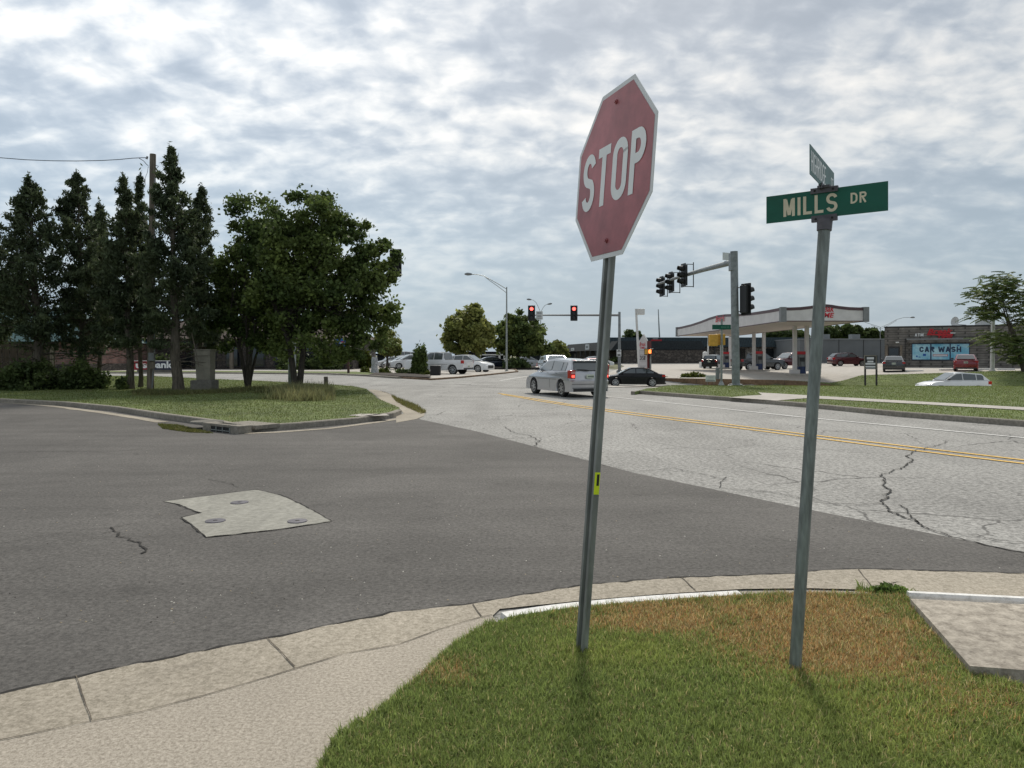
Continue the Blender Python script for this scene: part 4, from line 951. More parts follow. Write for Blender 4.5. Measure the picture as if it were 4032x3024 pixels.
# ------------------------------------------------------------------ lettering
def frame_map(O, R, U):
    O = Vector(O); R = Vector(R).normalized(); U = Vector(U).normalized(); N_ = R.cross(U)   # N_ points to the reader
    return lambda p, n=0.0: O + R * p[0] + U * p[1] + N_ * n
def arc(cx, cy, rx, ry, a0, a1, n=10):
    return [(cx + rx * math.cos(math.radians(a0 + (a1 - a0) * i / n)), cy + ry * math.sin(math.radians(a0 + (a1 - a0) * i / n))) for i in range(n + 1)]
def glyph(ch, w, h, t):
    """stroke centre lines for one letter in a w x h box, t = stroke"""
    a = t / 2; l, r, b, u = a, w - a, a, h - a; m = h / 2; cw = w / 2; rx = cw - a
    if ch == 'S':
        ry = (h / 2 - a) / 2 * 1.0
        k = min(rx, ry * 1.2)
        return [arc(cw, u - ry, rx, ry, 15, 90, 5) + arc(cw, u - ry, rx, ry, 90, 250, 10)[1:] + arc(cw, b + ry, rx, ry, 70, -90, 10)[1:] + arc(cw, b + ry, rx, ry, -90, -165, 5)[1:]]
    if ch == 'T': return [[(0, u), (w, u)], [(cw, u - a * .99), (cw, 0)]]
    if ch == 'O' or ch == '0':
        rr = min(rx, h * .28)
        q = arc(cw, u - rr, rx, rr, 0, 180, 12) + arc(cw, b + rr, rx, rr, 180, 360, 12); return [q + [q[0], q[1]]]
    if ch == 'P':
        rr = (h * .54 - t) / 2
        return [[(l, 0), (l, h)], [(l + a, u), (r - rr * .9, u)] + arc(r - rr * .9, u - rr, rr * .9, rr, 90, -90, 10)[1:] + [(l + a, u - 2 * rr)]]
    if ch == 'M': return [[(l, 0), (l, h)], [(r, 0), (r, h)], [(l + a * .6, h - a * .7), (cw, a)], [(r - a * .6, h - a * .7), (cw, a)]]
    if ch == 'I': return [[(l, 0), (l, h)]]
    if ch == 'L': return [[(l, h), (l, 0)], [(l + a, b), (w, b)]]
    if ch == 'D':
        rr = min(w - t, h * .3)
        return [[(l, 0), (l, h)], [(l + a, u), (r - rr, u)] + arc(r - rr, u - rr, rr, rr, 90, 0, 6)[1:] + arc(r - rr, b + rr, rr, rr, 0, -90, 6) + [(l + a, b)]]
    if ch == 'R':
        rr = (h * .52 - t) / 2
        return [[(l, 0), (l, h)], [(l + a, u), (r - rr * .9, u)] + arc(r - rr * .9, u - rr, rr * .9, rr, 90, -90, 8)[1:] + [(l + a, u - 2 * rr)], [(cw * .9, u - 2 * rr - a * .9), (r, 0)]]
    if ch == 'H': return [[(l, 0), (l, h)], [(r, 0), (r, h)], [(l + a, m), (r - a, m)]]
    if ch == 'G' or ch == 'C':
        rr = min(rx, h * .28)
        q = arc(cw, u - rr, rx, rr, 10, 180, 10) + arc(cw, b + rr, rx, rr, 180, 350, 10)
        return [q] + ([[(cw, m * .92), (w, m * .92)], [(r, m * .92 - a), (r, b + rr * .6)]] if ch == 'G' else [])
    if ch == 'A': return [[(l*.9, 0), (cw, h)], [(w - l*.9, 0), (cw, h)], [(w*.25, h*.3), (w*.75, h*.3)]]
    if ch == 'W': return [[(l*.8, h), (w*.27, 0)], [(w*.27, 0), (cw, h*.85)], [(cw, h*.85), (w*.73, 0)], [(w*.73, 0), (w - l*.8, h)]]
    if ch == 'E': return [[(l, 0), (l, h)], [(l + a, u), (w, u)], [(l + a, m), (w * .9, m)], [(l + a, b), (w, b)]]
    return [[(l, 0), (l, h)]]
def ribbon(mb, line, t, fm, n0, n1):
    pts = [Vector(p) for p in line]; L_ = []; R_ = []
    for i, p in enumerate(pts):
        d1 = (pts[i] - pts[i-1]).normalized() if i else (pts[1] - pts[0]).normalized()
        d2 = (pts[i+1] - pts[i]).normalized() if i < len(pts) - 1 else d1
        d = (d1 + d2).normalized(); nr = Vector((-d.y, d.x)); k = 1 / max(.5, nr.dot(Vector((-d1.y, d1.x))))
        L_.append(p + nr * t / 2 * k); R_.append(p - nr * t / 2 * k)
    m = len(pts); vs = [fm(p, n1) for p in L_] + [fm(p, n1) for p in R_]
    mb.add(vs, [(i, m + i, m + i + 1, i + 1) for i in range(m - 1)])
def stroke_text(s, fm, x, y, h, wf, t, gap, n1, widths={}):
    mb = MB()
    for ch in s:
        if ch == ' ': x += h * .5; continue
        w = {'I': t, 'M': h * wf * 1.25, 'L': h * wf * .92}.get(ch, h * wf); w = widths.get(ch, w)
        for j, ln in enumerate(glyph(ch, w, h, t)): ribbon(mb, [(x + p[0], y + p[1]) for p in ln], t, fm, 0, n1 + j * 0.00012)
        x += w + gap
    return mb, x
def text_part(s, fm, x0, y0, w, h, name, m, parent, n=0.002, bold=0.0, ext=0.0, shear=0.0):
    cu_ = bpy.data.curves.new('txt', 'FONT'); cu_.body = s; cu_.size = 1; cu_.offset = bold; cu_.shear = shear; cu_.extrude = 0.0; cu_.resolution_u = 3
    ob = bpy.data.objects.new('txt', cu_); COL.objects.link(ob)
    dg = bpy.context.evaluated_depsgraph_get(); dg.update()
    me = bpy.data.meshes.new_from_object(ob.evaluated_get(dg))
    V = np.array([v.co for v in me.vertices]); lo = V.min(0); hi = V.max(0)
    mb = MB(); mb.v = [tuple(fm((x0 + (v[0]-lo[0]) / (hi[0]-lo[0]) * w, y0 + (v[1]-lo[1]) / (hi[1]-lo[1]) * h), n)) for v in V]
    mb.f = [tuple(p.vertices) for p in me.polygons]
    bpy.data.objects.remove(ob); bpy.data.curves.remove(cu_); bpy.data.meshes.remove(me)
    return mb.build(name, m, parent, world=True)
def panel(mb, fm, x0, y0, x1, y1, n0, n1):
    vs = [fm(p, n) for n in (n0, n1) for p in ((x0, y0), (x1, y0), (x1, y1), (x0, y1))]
    return mb.add(vs, [(3,2,1,0),(4,5,6,7),(0,1,5,4),(1,2,6,5),(2,3,7,6),(3,0,4,7)])

# ------------------------------------------------------------------ stop sign
base = P(2300, 2570, 3.93); base.z = 0.03
up = Vector((0.071, 0.0, 1)).normalized()
ssg = empty('stop_sign', base, 0, 'large faded red octagonal stop sign on leaning steel post in the grass', 'stop sign')
h_ = Vector((0.315, -0.949, 0)); h_ = (h_ - up * h_.dot(up)).normalized()
nrm = h_.cross(up)         # towards the reader
ctr = Vector((0.530, 3.90, 2.572))
fmS = frame_map(ctr, h_, up)
S = 0.457 / math.cos(math.pi / 8)
octo = lambda s: [(s * math.cos(math.radians(22.5 + 45 * i)), s * math.sin(math.radians(22.5 + 45 * i))) for i in range(8)]
MB().prism(octo(S), lambda p: fmS(p, 0.0), lambda p: fmS(p, -0.003)).build('panel', M['sign_white'], ssg, world=True)
# red field, slightly creased along the post
mb = MB(); ri = octo(S * 0.945); grid = []
for p in ri: grid.append(fmS(p, 0.0012))
cl = [fmS((0, y), 0.0032) for y in (S * .87, S*.4, 0, -S*.4, -S * .87)]
vs = grid + cl
# octagon indices: 0 right-up,1 up-right,2 up-left,3 left-up,4 left-down,5 down-left,6 down-right,7 right-down ; centre line 8..12
mb.add(vs, [(8, 9, 0, 1), (9, 10, 0), (10, 7, 0), (10, 11, 7), (11, 12, 6, 7), (2, 3, 9, 8), (3, 10, 9), (3, 4, 10), (4, 11, 10), (4, 5, 12, 11), (1, 2, 8), (12, 5, 6)])
mb.build('red_field', M['sign_red'], ssg, world=True)
tb, _ = stroke_text('STOP', fmS, -0.372, -0.165, 0.325, 0.50, 0.052, 0.032, 0.0042, {'S': .165, 'T': .150, 'O': .172, 'P': .158})
tb.build('lettering', M['letter_white'], ssg, world=True)
for (yy) in (0.372, -0.365):
    o_ = fmS((0.0, yy), 0.004)
    MB().cyl(o_, o_ + nrm * 0.006, 0.013, 0.013, 12).cyl(o_ + nrm * .006, o_ + nrm * .012, 0.007, 0.007, 6).build('bolt', M['sign_red'], ssg, world=True)
# u-channel post
prof = [(-0.040, -0.004), (-0.019, -0.004), (-0.013, -0.036), (0.013, -0.036), (0.019, -0.004), (0.040, -0.004), (0.040, -0.010), (0.023, -0.010), (0.018, -0.0425), (-0.018, -0.0425), (-0.023, -0.010), (-0.040, -0.010)]
Lp = (ctr - base).dot(up)
foot = ctr - up * (Lp + 0.12)
head = ctr + up * 0.44
bx = foot.x + up.x / up.z * 0
MB().prism(prof, lambda p: foot + h_ * p[0] * 1.1 + nrm * p[1] * 1.1, lambda p: head + h_ * p[0] * 1.1 + nrm * p[1] * 1.1).build('post', M['post'], ssg, world=True)
# inspection sticker wrapped on the flange
fs_ = frame_map(ctr - up * (Lp - 0.72), h_, up)
mid = ctr - up * (Lp - (0.03 + (2570 - 1922) * 3.9 / F))
cdir = (Vector((0, 0, 0)) + Vector((mid.x, mid.y, 0))).normalized(); rgt = Vector((cdir.y, -cdir.x, 0))
stk = frame_map(mid + h_ * 0.0455 - nrm * 0.0, Vector((nrm.x, nrm.y, 0)) * -1, up)
stk = frame_map(mid + h_ * 0.0445 - nrm * 0.0035 + Vector((0, -0.003, 0)), -nrm, up)
sb = MB(); panel(sb, stk, 0.0, -0.058, 0.030, 0.058, 0.0, 0.0015)
so = sb.build('sticker', M['hi_yellow'], ssg, world=True)
sb = MB(); panel(sb, stk, 0.012, -0.012, 0.026, 0.048, 0.0016, 0.0022)
sb.build('sticker_print', M['black'], so, world=True)

# ------------------------------------------------------------------ street name signs
Ys = 3.74
b0 = P(3130, 2640, 3.68); b0.z = 0.03
nps = empty('street_name_sign', b0, 0, 'round steel pole with two crossed green street name blades', 'street sign')
topc = Vector((1.600, 3.765, 2.30)); lean = (topc - b0).normalized()
MB().tube([b0 - lean * .1, b0.lerp(topc, .5), topc - lean * .045], 0.0295, 20).build('pole', M['pole'], nps, world=True, smooth=True)
R1 = Vector((0.459, -0.35, 0)).normalized(); U1 = Vector((0.03, 0, 1)); 
fm1 = frame_map((1.597, 3.765, 2.378), R1, Vector((0, 0, 1)))
mb = MB(); panel(mb, fm1, -0.295, -0.072, 0.295, 0.072, -0.0015, 0.0015); bd = mb.build('blade', M['sign_green'], nps, world=True)
tb, xe = stroke_text('MILLS', fm1, -0.205, -0.047, 0.094, 0.50, 0.0150, 0.0135, 0.0022, {'S': .054}); tb.build('lettering', M['letter_cream'], bd, world=True)
tb, xe = stroke_text('DR', fm1, 0.125, -0.018, 0.054, 0.60, 0.0088, 0.009, 0.0022); tb.build('lettering', M['letter_cream'], bd, world=True)
R2 = Vector((0.365, 0.57, 0)).normalized()
fm2 = frame_map((1.603, 3.80, 2.539), R2, Vector((0, 0, 1)))
mb = MB(); panel(mb, fm2, -0.335, -0.072, 0.335, 0.072, -0.0015, 0.0015); bd2 = mb.build('blade', M['green_sky_wash'], nps, world=True)
tb, xe = stroke_text('HIGHRIDGE', fm2, -0.312, -0.052, 0.100, 0.42, 0.0105, 0.0095, 0.0022); tb.build('lettering', M['letter_bright'], bd2, world=True)
tb, xe = stroke_text('CT', fm2, 0.235, -0.022, 0.052, 0.55, 0.008, 0.008, 0.0022); tb.build('lettering', M['letter_bright'], bd2, world=True)
# cap clamp below, cross clamp between
mb = MB(); c0 = topc
mb.tube([c0 - lean * .062, c0 - lean * .008], [0.036, 0.038], 18)
panel(mb, fm1, -0.062, -0.092, 0.062, -0.060, 0.002, 0.010); panel(mb, fm1, -0.062, -0.092, 0.062, -0.060, -0.010, -0.002)
mb.build('clamp', M['bracket'], nps, world=True)
mb = MB(); panel(mb, fm1, -0.066, 0.054, 0.066, 0.082, 0.002, 0.010); panel(mb, fm1, -0.066, 0.054, 0.066, 0.082, -0.010, -0.002)
panel(mb, fm1, -0.03, 0.078, 0.03, 0.090, -0.02, 0.02)
panel(mb, fm2, -0.066, -0.088, 0.066, -0.060, 0.002, 0.009); panel(mb, fm2, -0.066, -0.088, 0.066, -0.060, -0.009, -0.002)
mb.build('clamp', M['bracket'], nps, world=True)
for q in (fm1((-0.045, 0.068), 0.0105), fm1((0.044, 0.068), 0.0105), fm1((-0.04, -0.078), 0.0105), fm1((0.04, -0.078), 0.0105)):
    MB().cyl(q, q + R1.cross(Vector((0, 0, 1))) * .002, 0.006, 0.006, 8).build('bolt', M['dark_hole'], nps, world=True)

# ------------------------------------------------------------------ vehicles
def arc2(cx, cz, r, a0, a1, n=8): return [(cx + r * math.cos(math.radians(a0 + (a1-a0)*i/n)), cz + r * math.sin(math.radians(a0 + (a1-a0)*i/n))) for i in range(n+1)]
CARS = {   # L, W, wheelbase, wheel radius, body top line (rear to front), greenhouse, clearance
 'hatch': dict(L=4.30, W=1.66, wb=2.60, r=0.325, top=[(-2.12,.40),(-2.15,.62),(-2.08,.66),(-2.04,.90),(-1.98,1.00),(.95,.96),(1.55,.84),(1.98,.70),(2.13,.52),(2.12,.28)], gh=[(-2.00,.98),(-1.72,1.40),(-.2,1.47),(.35,1.42),(1.12,.955)], pil=(-1.15,-.28,.55), cl=.20),
 'sedan': dict(L=4.75, W=1.80, wb=2.75, r=0.33, top=[(-2.32,.35),(-2.37,.60),(-2.30,.94),(-1.75,1.00),(.95,.95),(1.7,.82),(2.2,.66),(2.36,.50),(2.33,.25)], gh=[(-1.85,.99),(-1.05,1.38),(-.35,1.44),(.2,1.42),(1.15,.94)], pil=(-.95,-.15,.7), cl=.19),
 'suv': dict(L=4.65, W=1.85, wb=2.72, r=0.36, top=[(-2.28,.42),(-2.32,.70),(-2.24,1.05),(-2.15,1.12),(.9,1.08),(1.6,1.00),(2.12,.86),(2.30,.64),(2.28,.32)], gh=[(-2.18,1.11),(-1.66,1.58),(-.4,1.68),(.15,1.64),(1.02,1.075)], pil=(-1.25,-.3,.6), cl=.24),
 'pickup': dict(L=5.70, W=1.98, wb=3.60, r=0.41, top=[(-2.80,.60),(-2.84,.80),(-2.82,1.24),(-.72,1.24),(1.05,1.24),(1.8,1.22),(2.55,1.16),(2.82,.98),(2.84,.45)], gh=[(-.95,1.23),(-.82,1.84),(-.2,1.90),(.45,1.87),(1.30,1.235)], pil=(-.80,.02,.9), cl=.42),
}
def car(kind, px, Y, ang, pm, label, cat, group=None, z=None, name=None, X=None, detail=True, scale=1.0, brake=False, glass='car_glass', side_glass=None):
    d = CARS[kind]; L, W, wb, r = d['L'], d['W'], d['wb'], d['r']
    x = X if X is not None else (px - CX) * Y / F
    zz = Tz(x, Y) + 0.005 if z is None else z
    e = empty(name or {'hatch': 'hatchback_car', 'sedan': 'sedan_car', 'suv': 'suv_car', 'pickup': 'pickup_truck'}[kind], (x, Y, zz), math.radians(ang), label, cat, group)
    fx, rx = wb/2, -wb/2; ar = r + .07; cl = d['cl']
    topl = d['top']
    bot = [(topl[-1][0], cl)] + [p for p in arc2(fx, r, ar, -20, 200, 9)] + [p for p in arc2(rx, r, ar, -20, 200, 9)] + [(topl[0][0], cl + .02)]
    bot = [(p[0], max(p[1], cl)) for p in bot]
    poly = topl + bot
    zm = .62 if kind != 'pickup' else .8
    def lvl(y, kx, kz): return lambda p: (p[0] * kx, y, zm + (p[1] - zm) * kz if p[1] > zm else p[1])
    mb = MB(); ys_ = [(-W/2, .965, .80), (-W/2 + .035, .985, .95), (-W/2 + .16, 1, 1), (W/2 - .16, 1, 1), (W/2 - .035, .985, .95), (W/2, .965, .80)]
    n = len(poly); vs = []
    for (y, kx, kz) in ys_: vs += [lvl(y, kx, kz)(p) for p in poly]
    tri = geometry.tessellate_polygon([[Vector((p[0], p[1], 0)) for p in poly]])
    fs = [tuple(t_) for t_ in tri] + [tuple((len(ys_)-1)*n + i for i in reversed(t_)) for t_ in tri]
    for k in range(len(ys_) - 1): fs += [(k*n + i, k*n + (i+1) % n, (k+1)*n + (i+1) % n, (k+1)*n + i) for i in range(n)]
    mb.add(vs, fs)
    # greenhouse shell: section rings from belt to roof
    g = d['gh']; wbelt = W/2 - .09; wroof = W/2 - .27
    zb = g[0][1]; zt = max(q[1] for q in g)
    def gw(z): return wbelt + (wroof - wbelt) * min(1, max(0, (z - zb) / (zt - zb)))
    def gp(p, s, o=0): return (p[0], s * (gw(p[1]) + o), p[1])
    gl_ = [gp(p, 1) for p in g] + [gp(p, -1) for p in g]; m_ = len(g)
    rf_ = [((p[0] + (0.03 if i < 2 else -.03)), 0, p[1] + (.025 if 0 < i < m_-1 else 0.0)) for i, p in enumerate(g)]
    mb.add(gl_ + rf_, [tuple(range(m_)), tuple(range(2*m_-1, m_-1, -1))] + [(i, i+1, 2*m_+i+1, 2*m_+i) for i in range(m_-1)] + [(2*m_+i, 2*m_+i+1, m_+i+1, m_+i) for i in range(m_-1)])
    mb.build('body', pm, e, smooth=True)
    MB().box((rx - .6 if kind != 'pickup' else rx-.55, -W/2 + .10, cl + .03), (fx + .6, W/2 - .10, .62)).build('underbody', M['under'], e)
    # glass
    G_ = M[glass]
    def lerp(a, b, t): return a + (b - a) * t
    def quad(name, A, B, C, D, ins=(.06, .06, .08, .10), off=.012):   # A,B bottom; C,D top (ccw from outside)
        A, B, C, D = map(Vector, (A, B, C, D)); l, r_, bo, to = ins
        f = lambda u, v: (A.lerp(B, u)).lerp(D.lerp(C, u), v)
        nn_ = (B - A).cross(D - A).normalized() * off
        return MB().add([f(l, bo) + nn_, f(1 - r_, bo) + nn_, f(1 - r_, 1 - to) + nn_, f(l, 1 - to) + nn_], [(0, 1, 2, 3)]).build(name, M['sky_painted_glass'] if name == 'windshield' else G_, e)
    quad('rear_window', gp(g[0], 1), gp(g[0], -1), gp(g[1], -1), gp(g[1], 1), (.07, .07, .08, .06), .035)
    quad('windshield', gp(g[-1], -1), gp(g[-1], 1), gp(g[-2], 1), gp(g[-2], -1), (.05, .05, .05, .04), .035)
    def zr(x_):
        for a, b in zip(g[:-1], g[1:]):
            if a[0] <= x_ <= b[0]: return a[1] + (b[1]-a[1]) * (x_-a[0]) / (b[0]-a[0])
        return g[0][1]
    for s in (1, -1):
        for (xa, xb) in ((d['pil'][0] - {'hatch': .34, 'pickup': 0}.get(kind, .52), d['pil'][0] - .04), (d['pil'][0] + .02, d['pil'][1] - .03), (d['pil'][1] + .03, d['gh'][-1][0] - .16)):
            if xb - xa < .15: continue
            k = 6; bt = []; tp_ = []
            for i in range(k + 1):
                x_ = xa + (xb - xa) * i / k; zl = zb + .03; zh = max(zl + .015, zr(x_) - .075)
                bt.append((x_, s * (gw(zl) + .012), zl)); tp_.append((x_, s * (gw(zh) + .012), zh))
            MB().add(bt + tp_, [(i, i+1, k+2+i, k+1+i) for i in range(k)]).build('side_window', M[side_glass] if side_glass else G_, e)
    # lamps, plates, bumpers, mirrors
    xe = topl[1][0]; xf = topl[-2][0]
    lz = {'hatch': (.72, 1.04), 'sedan': (.74, .90), 'suv': (.82, 1.06), 'pickup': (.92, 1.20)}[kind]
    for s in (1, -1):
        ww = .20 if kind != 'pickup' else .14
        y0, y1 = s * (W/2 - ww - .02), s * (W/2 + .004)
        mb = MB().box((xe + .03 + .015*(kind=='hatch'), min(y0, y1), lz[0]), (xe + .30, max(y0, y1), lz[1])); lo_ = mb.build('taillight', M['tail'], e, bevel=.02)
        if brake: 
            MB().box((xe + .02, min(y0, y1) + .05, lz[0] + .04), (xe + .045, max(y0, y1) - .06, lz[0] + .13)).build('brake_lamp', M['tail_lit'], lo_)
            MB().box((xe + .022, min(y0, y1) + .03, lz[1] - .14), (xe + .047, max(y0, y1) - .03, lz[1] - .05)).build('reflector', M['tail_clear'], lo_)
        hz_ = topl[-3][1]
        hx = topl[-3][0]
        hy0, hy1 = s * (W/2 - .42), s * (W/2 - .03)
        MB().box((hx - .10, min(hy0, hy1), hz_ - .20), (hx + .09, max(hy0, hy1), hz_ - .05)).build('headlight', M['head'], e, bevel=.02)
        mx0 = g[-1][0] - .32
        my0, my1 = s * (W/2 - .06), s * (W/2 + .14)
        MB().box((mx0, min(my0, my1), zb + .02), (mx0 + .09, max(my0, my1), zb + .15)).build('mirror', M['trim'], e, bevel=.02)
    MB().box((xf - .06, -W/2 + .35, .38), (xf + .012, W/2 - .35, topl[-3][1] - .18)).build('grille', M['trim'], e)
    MB().box((xe - .012, -W/2 + .12, d['cl'] + .03), (xe + .05, W/2 - .12, d['cl'] + .14)).build('bumper_trim', M['trim'], e)
    pz = {'hatch': .80, 'sedan': .76, 'suv': .86, 'pickup': .70}[kind]
    pl_ = MB().box((xe - .006, -.155, pz - .075), (xe + .03, .155, pz + .075)).build('license_plate', M['plate'], e)
    if detail:
        mb = MB()
        for i in range(6): mb.box((xe - .009, .12 - i * .045 - .03, pz - .035), (xe - .0065, .12 - i * .045, pz + .03))
        mb.build('plate_characters', M['plate_ink'], pl_)
        for s in (1, -1):
            mb = MB(); y = s * (W/2 + .003)
            for xx in (d['pil'][1], d['pil'][0] + (.05 if kind != 'pickup' else 0), g[-1][0] - .02): mb.box((xx - .006, min(y, y - s*.03), cl + .12), (xx + .006, max(y, y - s*.03), zm + .05))
            mb.box((-wb/2 + ar + .02, min(y, y - s*.02), zm + .04), (wb/2 - ar, max(y, y - s*.02), zm + .055))
            mb.build('door_seam', M['trim'], e)
            for xx in (d['pil'][1] + .12, d['pil'][0] + .2):
                zz_ = zb - .09; MB().box((xx, min(s*(W/2-.04), s*(W/2+.0)), zz_), (xx + .15, max(s*(W/2-.04), s*(W/2+.0)), zz_ + .03)).build('door_handle', pm, e)
    if kind == 'pickup': MB().box((-2.72, -W/2 + .12, 1.20), (-1.02, W/2 - .12, 1.252)).build('bed', M['under'], e)
    if kind == 'hatch':
        MB().box((xe - .006, -W/2 + .06, .50), (xe + .03, W/2 - .06, .515)).box((xe - .006, -W/2 + .06, .36), (xe + .03, W/2 - .06, .372)).build('bumper_line', M['trim'], e)
        MB().tube([(-2.045, 0.0, 1.02), (-2.02, .22, 1.06), (-1.99, .50, 1.07)], [.02, .012, .008], 5).build('wiper', M['trim'], e)
        MB().box((-1.86, -.52, 1.375), (-1.70, .52, 1.405)).build('spoiler', pm, e, bevel=.01)
    for (wx, wy) in ((fx, 1), (fx, -1), (rx, 1), (rx, -1)):
        yo = wy * (W/2 - .015); yi = wy * (W/2 - .22); c0 = (wx, yo, r); c1 = (wx, yi, r)
        we = MB().cyl(c0, c1, r, r, 24).build('wheel', M['tyre'], e, smooth=True, bevel=.02)
        rm = MB(); oy = yo + wy * .004
        R_ = r * .66
        for k in range(7):
            a = 2*math.pi*k/7
            ca, sa = math.cos(a), math.sin(a)
            p = lambda rr, off: (wx + rr*ca - off*sa, oy + wy*.004, r + rr*sa + off*ca)
            rm.add([p(.03, -.035), p(R_, -.022), p(R_, .022), p(.03, .035)], [(0, 1, 2, 3)])
        nn2 = 24
        ring = [(wx + q*math.cos(2*math.pi*k/nn2), oy + wy*.006, r + q*math.sin(2*math.pi*k/nn2)) for q in (R_*.9, R_*1.06) for k in range(nn2)]
        rm.add(ring, [(k, (k+1) % nn2, nn2 + (k+1) % nn2, nn2 + k) for k in range(nn2)])
        rm.cyl((wx, oy - wy*.01, r), (wx, oy + wy*.008, r), .06, .05, 10)
        rm.build('rim', M['rim'], we)
    if scale != 1: e.scale = (scale,)*3
    return e
car('hatch', 0, 30.0, 112.5, M['p_silver'], 'silver hatchback driving away with red tail lamps, beside the stop sign post', 'car', X=2.16, brake=True, side_glass='sky_painted_glass')  # side windows coloured pale to imitate sky seen through them
car('suv', 2186, 54, -80, M['p_palegrey'], 'pale SUV facing the camera just left of the silver hatchback', 'car')
car('sedan', 2492, 56, 176, M['p_black'], 'black sedan on the cross street by the brown wall', 'car')
car('suv', 3750, 47.0, 178, M['p_white'], 'white SUV half hidden behind the grass bank on the right', 'car', z=-0.93, scale=.87)
car('pickup', 1728, 63, 158, M['p_white'], 'white pickup truck at the parking lot exit', 'pickup truck')
car('suv', 1848, 71, -24, M['p_white'], 'white SUV right behind the white pickup truck', 'car')
car('suv', 3340, 92, 0, M['p_maroon'], 'maroon SUV parked before the grey wall', 'car')
car('sedan', 3519, 68, 63, M['p_grey'], 'charcoal sedan parked at the store doorway, seen from behind', 'car')
car('sedan', 3800, 64.5, 60, M['p_red'], 'red sedan parked under the car wash window, seen from behind', 'car')
car('pickup', 3112, 86, 205, M['p_maroon'], 'maroon pickup truck seen between the canopy columns', 'pickup truck')
car('pickup', 2985, 80, 18, M['p_grey'], 'dark grey pickup truck at the far fuel pump', 'pickup truck')
car('suv', 2812, 90, 60, M['p_black'], 'black SUV at the farthest pump, partly behind the signal pole', 'car', z=0.02)
car('sedan', 2078, 100, 20, M['p_palegrey'], 'pale sedan on the far road behind the dark shrub', 'car', detail=False)
car('sedan', 1945, 92, 10, M['p_blue'], 'dark blue car low behind the lamp post', 'car', detail=False)
car('sedan', 2330, 66, 100, M['p_red'], 'dark red car ahead of the silver hatchback', 'car', detail=False)
for i, (px, Y, lb, k) in enumerate(((1545, 96, 'white sedan nearest the stone pillar in the far row', 'sedan'), (1585, 92, 'white sedan in the middle of the far row', 'sedan'), (1610, 84, 'white SUV against the columnar shrub', 'suv'), (1580, 108, 'white delivery van at the back of the far row', 'suv'))):
    car(k, px, Y, 200, M['p_white'], lb, 'car', 'white cars parked in a row', detail=False, z=0.05 if i != 3 else .55)
car('sedan', 430, 88, 185, M['p_white'], 'white car glimpsed between juniper trunks near the red building', 'car', detail=False)
car('sedan', 2350, 104, 0, M['p_white'], 'white parked car whose roof shows beyond the silver hatchback', 'car', detail=False)

# ------------------------------------------------------------------ traffic signals
def signal(c, face, Hh, parent, lit=False, side='front'):
    """c centre of the housing (world), face = direction it faces; a part of its mast"""
    f = Vector((face[0], face[1], 0)).normalized(); s = Vector((-f.y, f.x, 0)); k = Hh / 1.3
    fm = frame_map(c, s, Vector((0, 0, 1)))
    bw = .30 * k
    poly = []
    for (qx, qz, a0) in ((bw - .05, Hh/2 - .05, 0), (-bw + .05, Hh/2 - .05, 90), (-bw + .05, -Hh/2 + .05, 180), (bw - .05, -Hh/2 + .05, 270)): poly += arc(qx, qz, .05, .05, a0, a0 + 90, 3)
    nf = s.cross(Vector((0, 0, 1)))
    sg = 1 if nf.dot(f) > 0 else -1
    mb = MB().prism(poly, lambda p: fm(p, 0.0), lambda p: fm(p, -.02*sg)); panel(mb, fm, -.19*k, -.56*k, .19*k, .56*k, -.17*k*sg, .03*sg)
    e = mb.build('signal_head', M['black'], parent, world=True, bevel=.015)
    for i in (-1, 0, 1):
        o = Vector(c) + Vector((0, 0, -i * .355 * k)) + f * .034
        lens = M['red_lit'] if (lit and i == -1) else M['lens_dark']
        MB().cyl(o, o + f * .02, .145*k, .135*k, 20).build('lens', lens, e, world=True)
        vs = []; nn_ = 14
        for dd, rr in ((0.0, .165*k), (.27*k, .165*k)):
            for j in range(nn_ + 1):
                a = math.radians(-50 + 280 * j / nn_)
                if dd: a = math.radians(-10 + 200 * j / nn_)
                vs.append(o + f * dd + s * math.cos(a) * rr + Vector((0, 0, 1)) * math.sin(a) * rr)
        MB().add(vs, [(j, j+1, nn_+2+j, nn_+1+j) for j in range(nn_)]).build('visor', M['black'], e, world=True)
    return e
def mast(name, base_px, base_py, Y, top_py, r0, r1, label, m='spangle', group=None, z=None):
    b = P(base_px, base_py, Y); t_ = P(base_px - 8 if top_py < 1100 else base_px, top_py, Y)
    e = empty(name, b, 0, label, 'traffic light pole', group)
    MB().tube([b, b.lerp(t_, .5), t_], [r0, (r0+r1)/2, r1], 20).build('pole', M[m], e, world=True, smooth=True)
    MB().box((b.x - r0*1.7, b.y - r0*1.7, b.z - .3), (b.x + r0*1.7, b.y + r0*1.7, b.z + .10)).box((b.x - r0*1.3, b.y - r0*1.3, b.z + .1), (b.x + r0*1.3, b.y + r0*1.3, b.z + .16)).build('base', M['spangle'], e, world=True, bevel=.02)
    return e, b, t_
e, b, t_ = mast('signal_mast', 2898, 1524, 38, 990, .205, .19, 'thick galvanised signal mast with long arm, between the two sign poles')
tip = P(2592, 1118, 52); st = P(2884, 1032, 38)
mb = MB(); mb.tube([st, st.lerp(tip, .33) + Vector((0, 0, .05)), st.lerp(tip, .66) + Vector((0, 0, .05)), tip], [.155, .13, .10, .075], 16); mb.build('mast_arm', M['spangle'], e, world=True, smooth=True)
MB().box((b.x - .33, 37.83, st.z - .45), (b.x - .17, 38.2, st.z + .45)).build('arm_bracket', M['spangle'], e, world=True, bevel=.01)
sgp = P(2862, 1010, 39.2); fm = frame_map(sgp, (1, .55, 0), (0, 0, 1)); mb = MB(); panel(mb, fm, -.3, -.2, .3, .2, -.01, .01); mb.build('arm_sign', M['sign_white'], e, world=True)
